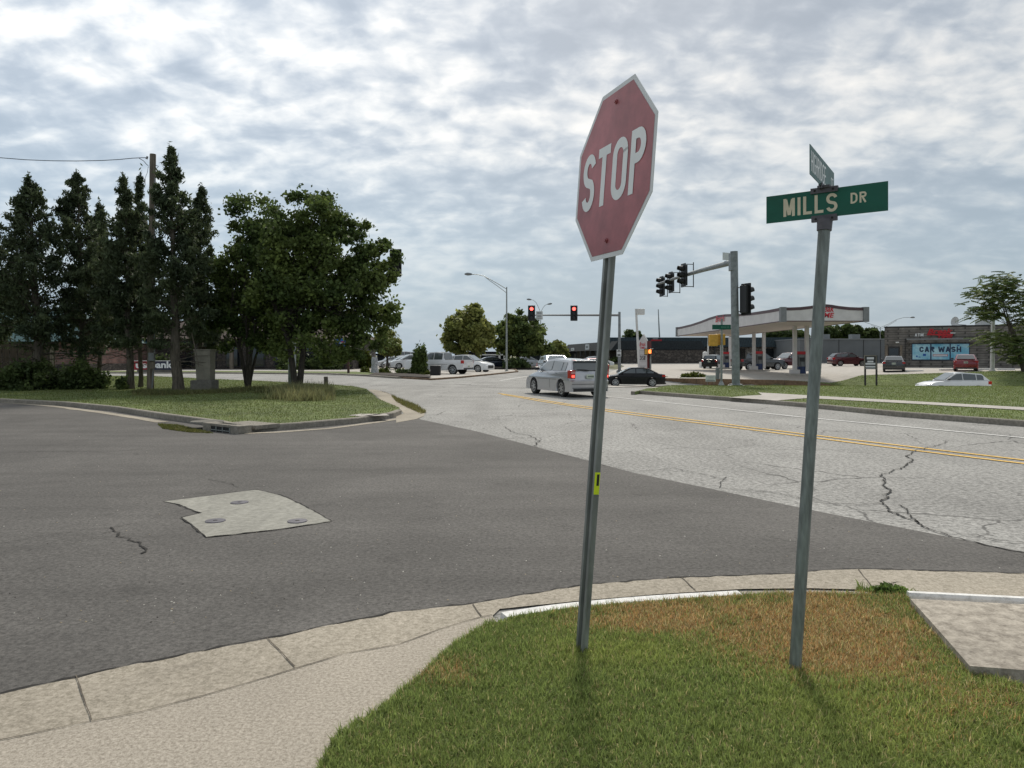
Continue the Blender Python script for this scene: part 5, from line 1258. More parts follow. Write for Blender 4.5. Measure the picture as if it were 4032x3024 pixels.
fm = frame_map(P(2872, 1011, 39.0), (1, 1.2, 0), (0, 0, 1)); 
for i, (px, py, Y, Hh) in enumerate(((2690, 1084, 45, 1.45), (2640, 1112, 49.2, 1.42), (2604, 1128, 52.2, 1.45))):
    c = P(px, py, Y)
    sg_ = signal(c, (-1, -.22), Hh, e)
    ax_ = c + Vector((.30 + (0.35 if i < 2 else .15), 0.1, 0))
    MB().tube([c + Vector((.05, 0, Hh*.47)), ax_ + Vector((0, 0, Hh*.47))], .022, 6).tube([ax_ + Vector((0, 0, Hh*.56)), ax_ + Vector((0, 0, -Hh*.50))], .03, 6).tube([c + Vector((.05, 0, -Hh*.47)), ax_ + Vector((0, 0, -Hh*.47))], .025, 6).build('bracket', M['black'], sg_, world=True)
c = P(2938, 1178, 37.6)
sg_ = signal(c, (1, .42), 1.62, e)
MB().tube([c + Vector((-.1, 0, .62)), (b.x + .1, 38, c.z + .62)], .025, 6).tube([c + Vector((-.1, 0, -.62)), (b.x + .1, 38, c.z - .62)], .025, 6).build('bracket', M['black'], sg_, world=True)
# green blade + pedestrian signal on the slim pole
pb = P(2840, 1518, 39.0)
pe = empty('pedestrian_signal_pole', pb, 0, 'slim grey pole with yellow pedestrian signal and green street blade', 'signal pole')
MB().tube([pb, P(2842, 1255, 39)], [.065, .055], 12).build('pole', M['galv'], pe, world=True, smooth=True)
MB().tube([pb - Vector((0, 0, .1)), pb + Vector((0, 0, .02)), pb + Vector((0, 0, .22))], [.19, .17, .08], 8).build('base', M['galv'], pe, world=True)
fmb = frame_map(P(2841, 1288, 38.85), (1, 0.05, 0), (0, 0, 1)); mb = MB(); panel(mb, fmb, -.50, -.125, .50, .125, -.005, .005); gb = mb.build('blade', M['sign_green'], pe, world=True)
text_part('RIDGE DR', fmb, -.02, -.05, .42, .10, 'lettering', pmat('faint_letters', (0.12, 0.30, 0.22), .5), gb, n=.008)
def ped(px, py, Y, w, h, body, label_part, parent, lit, dz=0.0):
    c = P(px, py, Y); W_ = w * Y / F; H_ = h * Y / F
    o = MB().box((c.x - W_/2, c.y - .12, c.z - H_/2), (c.x + W_/2, c.y + .12, c.z + H_/2)).build('pedestrian_signal', body, parent, world=True, bevel=.03)
    return o
ped(2808, 1340, 38.7, 34, 46, M['ped_yellow'], '', pe, False); ped(2836, 1337, 39.2, 36, 44, M['ped_yellow'], '', pe, False); ped(2799, 1339, 38.9, 20, 44, M['black'], '', pe, False)
MB().box((pb.x - .25, 39.0, .35), (pb.x - .08, 39.2, .95)).build('control_box', M['grey_metal'], pe, world=True)
# farther slim pole with red hand
pb = P(2561, 1466, 66)
pe = empty('pedestrian_signal_pole', pb, 0, 'far slim pole with black pedestrian signal showing an orange hand', 'signal pole')
MB().tube([pb, P(2561, 1372, 66)], [.09, .08], 10).build('pole', M['galv'], pe, world=True, smooth=True)
o = ped(2555, 1385, 65.6, 36, 24, M['black'], '', pe, True)
c = P(2559, 1384, 65.4)
MB().box((c.x - .10, 65.30, c.z - .17), (c.x + .10, 65.44, c.z + .17)).box((c.x - .14, 65.31, c.z - .08), (c.x + .04, 65.43, c.z + .06)).build('hand_symbol', M['orange_lit'], o, world=True)
c = P(2544, 1385, 65.4); MB().box((c.x - .12, 65.2, c.z - .22), (c.x + .12, 65.46, c.z + .22)).build('side_housing', M['ped_yellow'], o, world=True)
# far mast with two lit signals
e, b, t_ = mast('signal_mast', 2439, 1463, 68, 1228, .15, .11, 'slender far signal mast carrying two lit red signals', group=None)
armz = P(0, 1241, 68).z
A0 = P(2437, 1241, 68); A1 = P(2080, 1241, 66)
MB().tube([A0, A0.lerp(A1, .5), A1], [.11, .085, .06], 10).build('mast_arm', M['grey_metal'], e, world=True, smooth=True)
fmx = frame_map(P(2437, 1390, 67.8), (1, 0, 0), (0, 0, 1)); mb = MB(); panel(mb, fmx, -.21, -.32, .21, .32, 0.0, .01); sgn = mb.build('notice', M['sign_white'], e, world=True)
mb = MB(); panel(mb, fmx, -.16, .12, .16, .17, .012, .014); panel(mb, fmx, -.08, .21, .08, .28, .012, .014); panel(mb, fmx, -.14, -.25, .14, -.12, .012, .014); mb.build('notice_marks', M['black'], sgn, world=True)
for px in (2093, 2260): signal(P(px, 1233, 65.6), (0, -1), 1.38, e, lit=True)
fmx = frame_map(P(2124, 1242, 65.9), (1, 0, 0), (0, 0, 1)); mb = MB(); panel(mb, fmx, -.30, -.37, .30, .37, 0.0, .01); lc = mb.build('lane_sign', M['sign_white'], e, world=True)
mb = MB()
for (yy, w_) in ((.26, .2), (.17, .2), (-.02, .18), (-.11, .18), (-.26, .22)): panel(mb, fmx, -w_, yy - .022, w_, yy + .022, .012, .014)
mb.build('lane_sign_marks', M['grey_metal'], lc, world=True)
# signal hidden in the leafy tree
c = P(1558, 1036, 35)
e2 = empty('signal_mast', (P(1150, 1500, 38).x, 38, .1), 0, 'signal mast standing behind the leafy trees, its arm reaching right', 'traffic light pole')
bb = P(1150, 1500, 38); bb.z = 0.1
signal(c, (0.25, 1), 1.32, e2)
MB().tube([bb, Vector((bb.x, 38, 6.6))], [.2, .17], 14).build('pole', M['spangle'], e2, world=True, smooth=True)
MB().tube([Vector((bb.x, 38, 6.0)), c + Vector((.1, -.15, -.02))], [.14, .07], 12).build('mast_arm', M['spangle'], e2, world=True, smooth=True)

# ------------------------------------------------------------------ lamps, poles, wires
def lamp(px, base_py, Y, top_py, arms, label, rp=.11, col='galv', z=None):
    b = P(px, base_py, Y); t_ = P(px, top_py, Y)
    if z is not None: b.z = z
    e = empty('street_lamp', b, 0, label, 'street lamp')
    MB().tube([b, b.lerp(t_, .5), t_], [rp, rp*.8, rp*.55], 12).build('pole', M[col], e, world=True, smooth=True)
    MB().cyl(b - Vector((0, 0, .1)), b + Vector((0, 0, .12)), rp*1.8, rp*1.7, 12).build('base', M[col], e, world=True)
    for (pts, pts2) in arms:
        W3 = [P(q[0], q[1], Y) for q in pts]; 
        mb = MB().tube(W3, .035, 8)
        if pts2: mb.tube([P(q[0], q[1], Y) for q in pts2], .03, 8)
        mb.build('arm', M[col], e, world=True, smooth=True)
        a = W3[-1]; d = (W3[-1] - W3[-2]); d.z *= .3; d.normalize()
        n_ = Vector((-d.y, d.x, 0)); q = MB()
        vs = []
        for (u, w_, hh) in ((-.05, .07, .05), (.15, .16, .12), (.45, .19, .15), (.72, .08, .07)):
            o = a + d * u; vs += [o + n_*w_ + Vector((0, 0, .02)), o + n_*w_*.6 + Vector((0, 0, hh)), o - n_*w_*.6 + Vector((0, 0, hh)), o - n_*w_ + Vector((0, 0, .02)), o - n_*w_*.7 - Vector((0, 0, hh*.8)), o + n_*w_*.7 - Vector((0, 0, hh*.8))]
        fs = [(i*6 + j, i*6 + (j+1) % 6, (i+1)*6 + (j+1) % 6, (i+1)*6 + j) for i in range(3) for j in range(6)] + [tuple(range(6)), tuple(range(23, 17, -1))]
        q.add(vs, fs).build('lamp_head', M['grey_metal'], e, world=True)
    return e
lamp(1995, 1463, 73, 1130, [([(1993, 1137), (1960, 1117), (1930, 1100), (1905, 1087), (1880, 1081), (1858, 1080)], [(1993, 1152), (1960, 1127), (1930, 1106), (1912, 1092)])], 'tall street lamp with curved truss arm reaching left')
lamp(2129, 1440, 115, 1226, [([(2127, 1226), (2118, 1205), (2110, 1190), (2100, 1182), (2092, 1180)], None), ([(2131, 1226), (2138, 1212), (2146, 1202), (2156, 1198)], None)], 'far twin-arm street lamp behind the left red signal', rp=.1, z=0.2)
lamp(3466, 1430, 125, 1288, [([(3466, 1288), (3440, 1280), (3415, 1272), (3398, 1266)], [(3466, 1294), (3430, 1281)]), ([(3466, 1290), (3500, 1275), (3530, 1258), (3560, 1250), (3585, 1250)], [(3466, 1297), (3500, 1280), (3530, 1262)])], 'twin-arm street lamp behind the store roof', rp=.1, col='grey_metal', z=.4)
ub = P(592, 1543, 32.6); ut = P(602, 607, 32.6)
ue = empty('utility_pole', ub, 0, 'weathered wooden utility pole among the junipers', 'utility pole')
MB().tube([ub - Vector((0, 0, .1)), ub.lerp(ut, .5), ut], [.15, .14, .13], 14).build('pole', M['pole_wood'], ue, world=True, smooth=True)
mb = MB().tube([ub + Vector((.12, -.12, 0)), P(608, 1400, 32.5), P(609, 1000, 32.5), P(610, 700, 32.45)], .03, 6)
mb.build('conduit', M['grey_metal'], ue, world=True)
cbx = P(600, 1405, 32.4); MB().box((cbx.x - .12, 32.25, cbx.z - .18), (cbx.x + .14, 32.42, cbx.z + .18)).build('meter_box', M['grey_metal'], ue, world=True, bevel=.02)
cbx = P(603, 1438, 32.4); MB().box((cbx.x - .08, 32.3, cbx.z - .15), (cbx.x + .08, 32.42, cbx.z + .15)).build('meter_box', M['pole_wood'], ue, world=True)
ins = P(581, 621, 32.5); MB().cyl(ins - Vector((.05, 0, .06)), ins + Vector((0, 0, .06)), .05, .04, 8).build('insulator', M['grey_metal'], ue, world=True)
wp = [(-400, 600), (0, 621), (100, 629), (200, 633), (300, 634), (400, 632), (470, 628), (520, 623), (560, 621), (581, 621)]
w_ = empty('overhead_wire', P(0, 621, 32.5), 0, 'thin dark overhead wire running left from the utility pole', 'wire')
MB().tube([P(q[0], q[1], 32.5) for q in wp], .016, 5).build('cable', M['cable'], w_, world=True)
MB().tube([P(q[0], q[1], 32.5) for q in [(548, 623), (565, 633), (578, 648), (584, 652)]], .014, 5).tube([P(q[0], q[1], 32.5) for q in [(584, 655), (580, 680), (572, 700), (572, 728)]], .009, 5).build('drop_cable', M['cable'], w_, world=True)
MB().tube([P(q[0], q[1], 32.4) for q in [(612, 650), (624, 655), (618, 662), (612, 660), (620, 680), (624, 705)]], .014, 5).build('drop_cable', M['cable'], w_, world=True)

# concrete/metal cabinet on the island
cb = P(806, 1538, 32)
ce = empty('utility_cabinet', cb, 0, 'tall grey cabinet on a concrete block on the grass island', 'cabinet')
MB().box((cb.x - .46, 31.6, cb.z - .1), (cb.x + .46, 32.4, cb.z + .46)).build('plinth', M['pad'], ce, world=True, bevel=.02)
mb = MB(); z0 = cb.z + .461; z1 = P(0, 1380, 32).z
mb.add([(cb.x-.26, 31.75, z0), (cb.x+.34, 31.75, z0), (cb.x+.34, 32.3, z0), (cb.x-.26, 32.3, z0), (cb.x-.34, 31.72, z1), (cb.x+.34, 31.72, z1), (cb.x+.34, 32.33, z1), (cb.x-.34, 32.33, z1)], [(3,2,1,0),(4,5,6,7),(0,1,5,4),(1,2,6,5),(2,3,7,6),(3,0,4,7)])
mb.build('housing', M['box_metal'], ce, world=True, bevel=.02)
MB().box((cb.x-.37, 31.69, z1), (cb.x+.37, 32.36, z1+.05)).build('lid', M['box_metal'], ce, world=True)
tag(MB().tube([P(783, 1444, 31.5), P(770, 1380, 31.5), P(755, 1312, 31.5)], .02, 6).build('stick', M['pole_wood']), 'thin pale stick leaning against the grey cabinet', 'stick')
tag(MB().tube([P(1284, 1540, 31), P(1284, 1516, 31), P(1283, 1483, 31)], [.09, .09, .085], 10).build('stump', M['bark']), 'short wooden stump post in the weeds of the island', 'stump')

# ------------------------------------------------------------------ far left buildings
def wall_box(name, x0, x1, y0, y1, z0, z1, m, parent): return MB().box((x0, y0, z0), (x1, y1, z1)).build(name, M[m], parent, world=True)
# bank
Yb = 84
xa = (480 - CX) * Yb / F; xb = (1390 - CX) * Yb / F
be = empty('bank_building', ((xa+xb)/2, Yb, 0), 0, 'dark low stone bank building behind the trees', 'building')
zt = EYE - (1335 - HZ) * Yb / F
wall_box('wall', xa, xb, Yb, Yb + 14, 0, zt, 'dark_stone', be)
mb = MB(); mb.add([(xa-.8, Yb-1.6, zt+.002), (xb+.8, Yb-1.6, zt+.002), (xb+.8, Yb+15, zt+.002), (xa-.8, Yb+15, zt+.002), (xa+3, Yb+3, zt+2.2), (xb-3, Yb+3, zt+2.2), (xb-3, Yb+10, zt+2.2), (xa+3, Yb+10, zt+2.2)], [(3,2,1,0),(4,5,6,7),(0,1,5,4),(1,2,6,5),(2,3,7,6),(3,0,4,7)])
mb.build('roof', pmat('brown_shingle', (0.075, 0.055, 0.045), .95, var=.25, scale=3), be, world=True)
for i in range(6):
    x = (700 + i * 95 - CX) * Yb / F
    f_ = MB().box((x, Yb - .12, .3), (x + 1.7, Yb - .004, zt - .2)).build('window', M['trim'], be, world=True)
    MB().box((x + .12, Yb - .15, .42), (x + 1.58, Yb - .123, zt - .32)).build('pane', M['glass'], f_, world=True)
for px in (790, 905, 1150, 1300):
    x = (px - CX) * (Yb-1.4) / F; MB().box((x, Yb - 1.5, 0), (x + .35, Yb - 1.15, zt)).build('column', M['pole_wood'], be, world=True)
# bank sign
Y = 66; c = P(607, 1439, Y)
bs = empty('bank_sign', (c.x, Y, 0.1), 0, 'low red and navy bank sign with white lettering behind the utility pole', 'sign')
fmq = frame_map(c, (1, 0, 0), (0, 0, 1))
wS = 82 * Y / F; hS = 17 * Y / F
mb = MB(); panel(mb, fmq, -wS, -hS, wS, hS, -.3, 0); mb.build('panel', M['navy'], bs, world=True)
mb = MB(); mb.prism([(-wS + .02, -hS + .02), (-.55, -hS + .02), (-.35, hS - .02), (-wS + .02, hS - .02)], lambda p: fmq(p, .012), lambda p: fmq(p, .001)); mb.build('red_panel', M['banner_red'], bs, world=True)
mb = MB(); panel(mb, fmq, -wS, hS, wS, hS + .05, -.3, .02); mb.build('cap', M['white_metal'], bs, world=True)
text_part('us', fmq, -wS + .22, -hS + .14, 1.02, .42, 'lettering', M['letter_white'], bs, n=.02, bold=.035)
text_part('bank', fmq, -.28, -hS + .14, 1.95, .62, 'lettering', M['letter_white'], bs, n=.02, bold=.035)
MB().box((c.x - wS*.8, Y - .1, 0), (c.x + wS*.8, Y + .25, c.z - hS)).build('base', M['pad'], bs, world=True)
# brick building with teal roof, left
Y = 72; X0 = (205 - CX) * Y / F; X1 = (352 - CX) * Y / F
bb_ = empty('brick_building', ((X0 + X1)/2, Y, 0), 0, 'brick building with teal hipped roof behind the left junipers', 'building')
ze = EYE - (1345 - HZ) * Y / F; zr_ = EYE - (1213 - HZ) * (Y+6) / F
wall_box('wall', X0, X1, Y, Y + 14, 0.75, ze, 'brick', bb_)
wall_box('foundation', X0 - .03, X1 + .03, Y - .04, Y + 14, -.2, .75, 'dark_stone', bb_)
XL = (-500 - CX) * Y / F
wall_box('wing', XL, X0, Y + 2, Y + 14, 0, ze - .02, 'dark_stone', bb_)
mb = MB(); mb.add([(XL, Y - 1, ze), (X1 + .6, Y - 1, ze), (X1 + .6, Y + 15, ze), (XL, Y + 15, ze), (XL, Y + 7, zr_), (X0 - 2.2, Y + 7, zr_)], [(3,2,1,0), (0, 1, 5, 4), (1, 2, 5), (2, 3, 4, 5), (0, 4, 3)])
mb.build('roof', M['teal_roof'], bb_, world=True)
# red building
Y = 100; X0 = (345 - CX) * Y / F; X1 = (470 - CX) * Y / F
rb_ = empty('red_building', ((X0+X1)/2, Y, 0), 0, 'small red shopfront with white column behind the junipers', 'building')
zt = EYE - (1345 - HZ) * Y / F
wall_box('wall', X0, X1, Y, Y + 8, 0, zt, 'brick', rb_)
MB().box((X0, Y - .12, 1.8), (X0 + (X1-X0)*.42, Y - .002, zt - .25)).build('red_fascia', M['red_sign'], rb_, world=True)
xw = (399 - CX) * Y / F; MB().box((xw - .17, Y - .5, -.1), (xw + .17, Y - .13, zt - .1)).build('column', M['white_metal'], rb_, world=True)
MB().box((xw + .3, Y - .1, 0), (X1 - .1, Y - .002, 1.6)).build('window', M['grey_metal'], rb_, world=True)
# wooden fence far left
Y = 44; fe = empty('plank_fence', (P(70, 1500, Y).x, Y, 0), 0, 'tall dark plank fence with gaps at the left edge', 'fence')
mb = MB(); px = -380
z1 = P(0, 1355, Y).z
k = 0
while px < 205:
    w_ = 30; x = (px - CX) * Y / F; mb.box((x, Y, 0), (x + w_ * Y / F * .84, Y + .04, z1 + .05 * ((k * 37) % 5) / 5)); px += w_; k += 1
mb.build('planks', M['fence_wood'], fe, world=True)
MB().box(((-380 - CX)*Y/F, Y + .041, .5), ((205-CX)*Y/F, Y + .09, .62)).box(((-380 - CX)*Y/F, Y + .041, 1.8), ((205-CX)*Y/F, Y + .09, 1.92)).build('rail', M['fence_wood'], fe, world=True)
x = (200 - CX) * Y / F; MB().box((x, Y - .08, 0), (x + .2, Y + .1, z1 + .1)).build('post', M['pole_wood'], fe, world=True)
# blue hanging sign on brown post
Y = 62; c = P(1343, 1351, Y); ps = empty('hanging_sign', (P(1370, 1460, Y).x, Y, 0.1), 0, 'blue sign panel with red and white mark on a brown post', 'sign')
fmq = frame_map(c, (1, 0.1, 0), (0, 0, 1)); mb = MB(); panel(mb, fmq, -.52, -.40, .52, .40, -.08, 0); mb.build('panel', M['blue_sign'], ps, world=True)
mb = MB(); mb.prism(arc(.12, .02, .22, .12, 0, 360, 14)[:-1], lambda p: fmq(p, .012), lambda p: fmq(p, .002)); mb.build('mark', M['sign_white'], ps, world=True)
mb = MB(); panel(mb, fmq, 0.0, .06, .26, .14, .014, .018); mb.build('mark', M['red_sign'], ps, world=True)
x = P(1372, 1400, Y).x; MB().box((x - .09, Y - .09, 0), (x + .09, Y + .09, P(0, 1330, Y).z)).build('post', pmat('brown_post', (.07, .035, .03), .8), ps, world=True)
# stone pillar
pb = P(1475, 1480, 64); pe = empty('stone_pillar', pb, 0, 'rough pale grey stone pillar in the planting bed', 'pillar')
rng = np.random.default_rng(5); mb = MB(); vs = []; H_ = 78 * 64 / F; nk = 9
for j in range(nk):
    t = j / (nk-1); w_ = (.27 + .10 * (1-t)**2) * (1 if t < .97 else .8)
    for i in range(10):
        a = i * math.pi / 5; r_ = w_ * (1 + rng.normal(0, .08)); vs.append((pb.x + r_*math.cos(a), pb.y + r_*math.sin(a), pb.z - .1 + H_*t + rng.normal(0, .01)))
mb.add(vs, [(j*10+i, j*10+(i+1) % 10, (j+1)*10+(i+1) % 10, (j+1)*10+i) for j in range(nk-1) for i in range(10)] + [tuple(range((nk-1)*10, nk*10))])
mb.build('shaft', M['rock'], pe, world=True, smooth=True)
mb = MB()
for i in range(9): 
    a = i * .7; mb.box((pb.x + .55*math.cos(a) - .15, pb.y + .4*math.sin(a) - .15, pb.z - .05), (pb.x + .55*math.cos(a) + .13, pb.y + .4*math.sin(a) + .13, pb.z + .14 + .03*(i % 3)))
mb.build('rock_ring', M['rock'], pe, world=True, bevel=.04)
tag(MB().box((P(1715, 0, 58).x - .42, 57.8, .05), (P(1715, 0, 58).x + .38, 58.5, .82)).build('utility_box', M['black'], bevel=.04), 'black square utility box in front of the white pickup', 'utility box')
# distant long building left of the road
def simple_building(px0, px1, base, top, Y, depth, m, label, rm='dark_soffit', band=None, name='shop_building'):
    x0, x1 = (px0-CX)*Y/F, (px1-CX)*Y/F; zt = EYE - (top-HZ)*Y/F; zb_ = EYE - (base-HZ)*Y/F
    e = empty(name, ((x0+x1)/2, Y, zb_), 0, label, 'building')
    wall_box('wall', x0, x1, Y, Y + depth, zb_ - .5, zt, m, e)
    MB().box((x0 - .3, Y - .6, zt), (x1 + .3, Y + depth, zt + .35)).build('roof', M[rm], e, world=True)
    return e, x0, x1, zb_, zt
e, x0, x1, z0, zt = simple_building(1790, 2000, 1434, 1393, 118, 12, 'mansard_dark', 'low dark storefront with red base behind the trees', name='storefront')
MB().box((x0 + 3.5, 117.7, z0), (x1 - .3, 117.99, z0 + .75)).build('red_dado', M['p_maroon'], e, world=True)
mb = MB(); xw0 = (1886-CX)*117/F; xw1 = (1990-CX)*117/F
mb.box((xw0, 117.2, zt-.25), (xw1, 117.5, zt-.05)).box((xw0, 117.2, z0), (xw0+.3, 117.5, zt-.25)).box((xw1-.3, 117.2, z0), (xw1, 117.5, zt+.3)).box((xw1-1.1, 117.2, z0), (xw1-.8, 117.5, zt+.3)); mb.build('portal_frame', M['white_metal'], e, world=True)
e, x0, x1, z0, zt = simple_building(1485, 1660, 1436, 1400, 130, 12, 'mansard_dark', 'dark far shop row behind the white parked cars', name='storefront')
MB().box((x0+4, 129.6, z0+1.0), (x0+6, 129.98, z0+1.3)).build('fascia_sign', M['white_metal'], e, world=True)
e, x0, x1, z0, zt = simple_building(2040, 2260, 1434, 1392, 128, 12, 'mansard_dark', 'dark shop building behind the right far tree', name='storefront')  # walls in one even dark colour

# ------------------------------------------------------------------ strip mall (charcoal roof rising, then teal ribbed roof)
def mall(p0, p1, label, roofm, zwall, zroof, dz0, seg, stone=True, name='shop_building'):
    pass
Ya, Yc_ = 158, 118
xA, xB = (2215-CX)*Ya/F, (2405-CX)*Yc_/F
me_ = empty('shop_building', ((xA+xB)/2, 138, .4), 0, 'long charcoal mansard roofed shops receding behind the silver hatchback', 'building')
def pz(px, py, Y): return EYE - (py-HZ)*Y/F
A_ = Vector((xA, Ya, 0)); B_ = Vector((xB, Yc_, 0)); dr_ = (B_-A_).normalized(); bk = Vector((-dr_.y, dr_.x, 0))
if bk.y < 0: bk = -bk
mb = MB()
def quadbox(mb, A, B, back, z0a, z1a, z0b, z1b, n0=0.0, n1=10.0):
    v = [A + back*n0, B + back*n0, B + back*n1, A + back*n1]
    zz0 = [z0a, z0b, z0b, z0a]; zz1 = [z1a, z1b, z1b, z1a]
    mb.add([(p.x, p.y, z) for p, z in zip(v, zz0)] + [(p.x, p.y, z) for p, z in zip(v, zz1)], [(3,2,1,0),(4,5,6,7),(0,1,5,4),(1,2,6,5),(2,3,7,6),(3,0,4,7)]); return mb
quadbox(MB(), A_, B_, bk, 0, 2.6, 0, 2.6, 2.0, 16).build('wall', M['dark_stone'], me_, world=True)
mb = MB(); zf = pz(0, 1358, Ya); zn = pz(0, 1349, Yc_); z2a = pz(0, 1391, Ya); z2b = pz(0, 1371, Yc_)
n_ = 8
for i in range(n_):
    a = A_.lerp(B_, i/n_); b2 = A_.lerp(B_, (i+1)/n_)
zt0 = 3.95; zb0 = 2.45
mb.add([tuple(A_ + Vector((0,0,zb0))), tuple(B_ + Vector((0,0,zb0))), tuple(B_ + bk*1.2 + Vector((0,0,zt0))), tuple(A_ + bk*1.2 + Vector((0,0,zt0))), tuple(A_ + bk*16 + Vector((0,0,zb0))), tuple(B_ + bk*16 + Vector((0,0,zb0))), tuple(B_ + bk*15 + Vector((0,0,zt0))), tuple(A_ + bk*15 + Vector((0,0,zt0)))], [(0,1,2,3),(3,2,6,7),(1,5,6,2),(4,0,3,7),(0,4,5,1),(5,4,7,6)])
mb.build('roof', M['mansard_dark'], me_, world=True)
ns = -bk
for u, w_, zc_, hh, nm in ((.30, 2.6, 2.85, .5, 'sign_white'), (.62, 2.6, 3.15, .95, 'sign_white')):
    o = A_.lerp(B_, u) + bk * .3 + Vector((0, 0, zc_)); fq = frame_map(o, dr_, (0, 0, 1)); sgn_ = 1 if dr_.cross(Vector((0,0,1))).dot(ns) > 0 else -1
    m2 = MB(); panel(m2, fq, -w_/2, -hh/2, w_/2, hh/2, .55*sgn_, .70*sgn_); so_ = m2.build('fascia_sign', M[nm], me_, world=True)
    m2 = MB(); panel(m2, fq, -w_*.3, -hh*.22, w_*.3, hh*.22, .705*sgn_, .72*sgn_); m2.build('sign_marks', M['grey_metal'], so_, world=True)
for i in range(10):
    o = A_.lerp(B_, (i+.5)/10); m2 = MB(); m2.box((o.x-.12, o.y-.12, 0), (o.x+.12, o.y+.12, 2.45)); m2.build('column', M['trim'], me_, world=True)
# second block: teal mansard with stone wall
Y = 122; x0, x1 = (2405-CX)*Y/F, (3235-CX)*Y/F
zb_ = pz(0, 1425, Y); zE = pz(0, 1366, Y); zR = pz(0, 1328, Y)
te = empty('shop_building', ((x0+x1)/2, Y, zb_), 0, 'long stone shop block with dark teal ribbed metal roof behind the fuel canopy', 'building')
wall_box('wall', x0, x1, Y+1.4, Y+14, zb_-.4, zE, 'stone_wall', te)
MB().box((x0, Y+.1, zE-.06), (x1, Y+1.38, zE-.001)).build('soffit', M['dark_soffit'], te, world=True)
mb = MB(); mb.add([(x0, Y-.1, zE), (x1, Y-.1, zE), (x1, Y+.9, zR), (x0, Y+.9, zR), (x0, Y+14, zE), (x1, Y+14, zE), (x1, Y+13, zR), (x0, Y+13, zR)], [(0,1,2,3),(3,2,6,7),(1,5,6,2),(4,0,3,7),(0,4,5,1),(5,4,7,6)])
n_ = 130
mb.build('roof', M['mansard'], te, world=True)
mb = MB()
for i in range(n_):
    x = x0 + (x1-x0)*(i+.5)/n_; mb.add([(x-.03, Y-.16, zE), (x+.03, Y-.16, zE), (x+.03, Y+.84, zR), (x-.03, Y+.84, zR), (x-.03, Y-.08, zE), (x+.03, Y-.08, zE), (x+.03, Y+.92, zR), (x-.03, Y+.92, zR)], [(0,1,2,3),(0,3,7,4),(1,5,6,2)])
mb.build('seams', M['mansard_dark'], te, world=True)
for (pa, pb2) in ((2445, 2470), (2483, 2500), (2570, 2583), (2586, 2597), (2599, 2622), (2920, 2945), (3020, 3062), (2765, 2790)):
    xx0, xx1 = (pa-CX)*Y/F, (pb2-CX)*Y/F
    f_ = MB().box((xx0, Y+1.28, zb_+.3), (xx1, Y+1.398, zE-.25)).build('window', M['trim'], te, world=True)
    MB().box((xx0+.1, Y+1.24, zb_+.4), (xx1-.1, Y+1.278, zE-.35)).build('pane', M['glass'], f_, world=True)
wall_box('dark_bay', (2405-CX)*Y/F, (2568-CX)*Y/F, Y+1.30, Y+1.39, zb_, zE-.06, 'dark_stone', te)  # thin dark stone panel laid over the paler wall
for px in (2643, 2688, 2735, 2815, 2870, 3085, 3180):
    xx = (px-CX)*Y/F; MB().box((xx-.13, Y+.05, zb_-.2), (xx+.13, Y+.35, zE-.07)).build('column', M['trim'], te, world=True)
c = P(2588, 1345, Y-.4); sgo = MB().box((c.x-1.0, Y-.45, c.z-.5), (c.x+.75, Y-.1, c.z+.35)).box((c.x+.75, Y-.45, c.z-.45), (c.x+1.1, Y-.1, c.z+.05)).build('red_sign', M['red_sign'], te, world=True)
MB().box((c.x-.7, Y-.46, c.z+.36), (c.x+.1, Y-.2, c.z+.62)).build('sign_lamp', M['grey_metal'], te, world=True)
tag(MB().tube([P(2597, 1328, 135), P(2594, 1270, 135), P(2592, 1218, 135)], [.14, .11, .08], 8).build('flag_pole', M['galv']), 'thin bare metal pole rising above the ribbed shop roof', 'pole')
# grey panel wall building
Y = 112; x0, x1 = (3150-CX)*Y/F, (3560-CX)*Y/F; zb_ = pz(0, 1438, Y); zt = pz(0, 1337, Y)
ge = empty('warehouse', ((x0+x1)/2, Y, zb_), 0, 'plain grey panel walled building between the canopy and the store', 'building')
wall_box('wall', x0, x1, Y, Y+12, zb_-.5, zt, 'grey_wall', ge)
MB().box((x0-.1, Y-.15, zt), (x1, Y+12, zt+.14)).build('coping', M['grey_metal'], ge, world=True)
mb = MB()
for px in (3210, 3303, 3400, 3467): xx = (px-CX)*Y/F; mb.box((xx-.05, Y-.03, zb_), (xx+.05, Y-.001, zt-.02))
mb.build('panel_joints', M['trim'], ge, world=True)
for px in (3358, 3240):
    c = P(px, 1325, Y+6); MB().box((c.x-.6, Y+5, zt+.14), (c.x+.7, Y+6.2, zt+.95)).build('rooftop_unit', M['grey_metal'], ge, world=True)

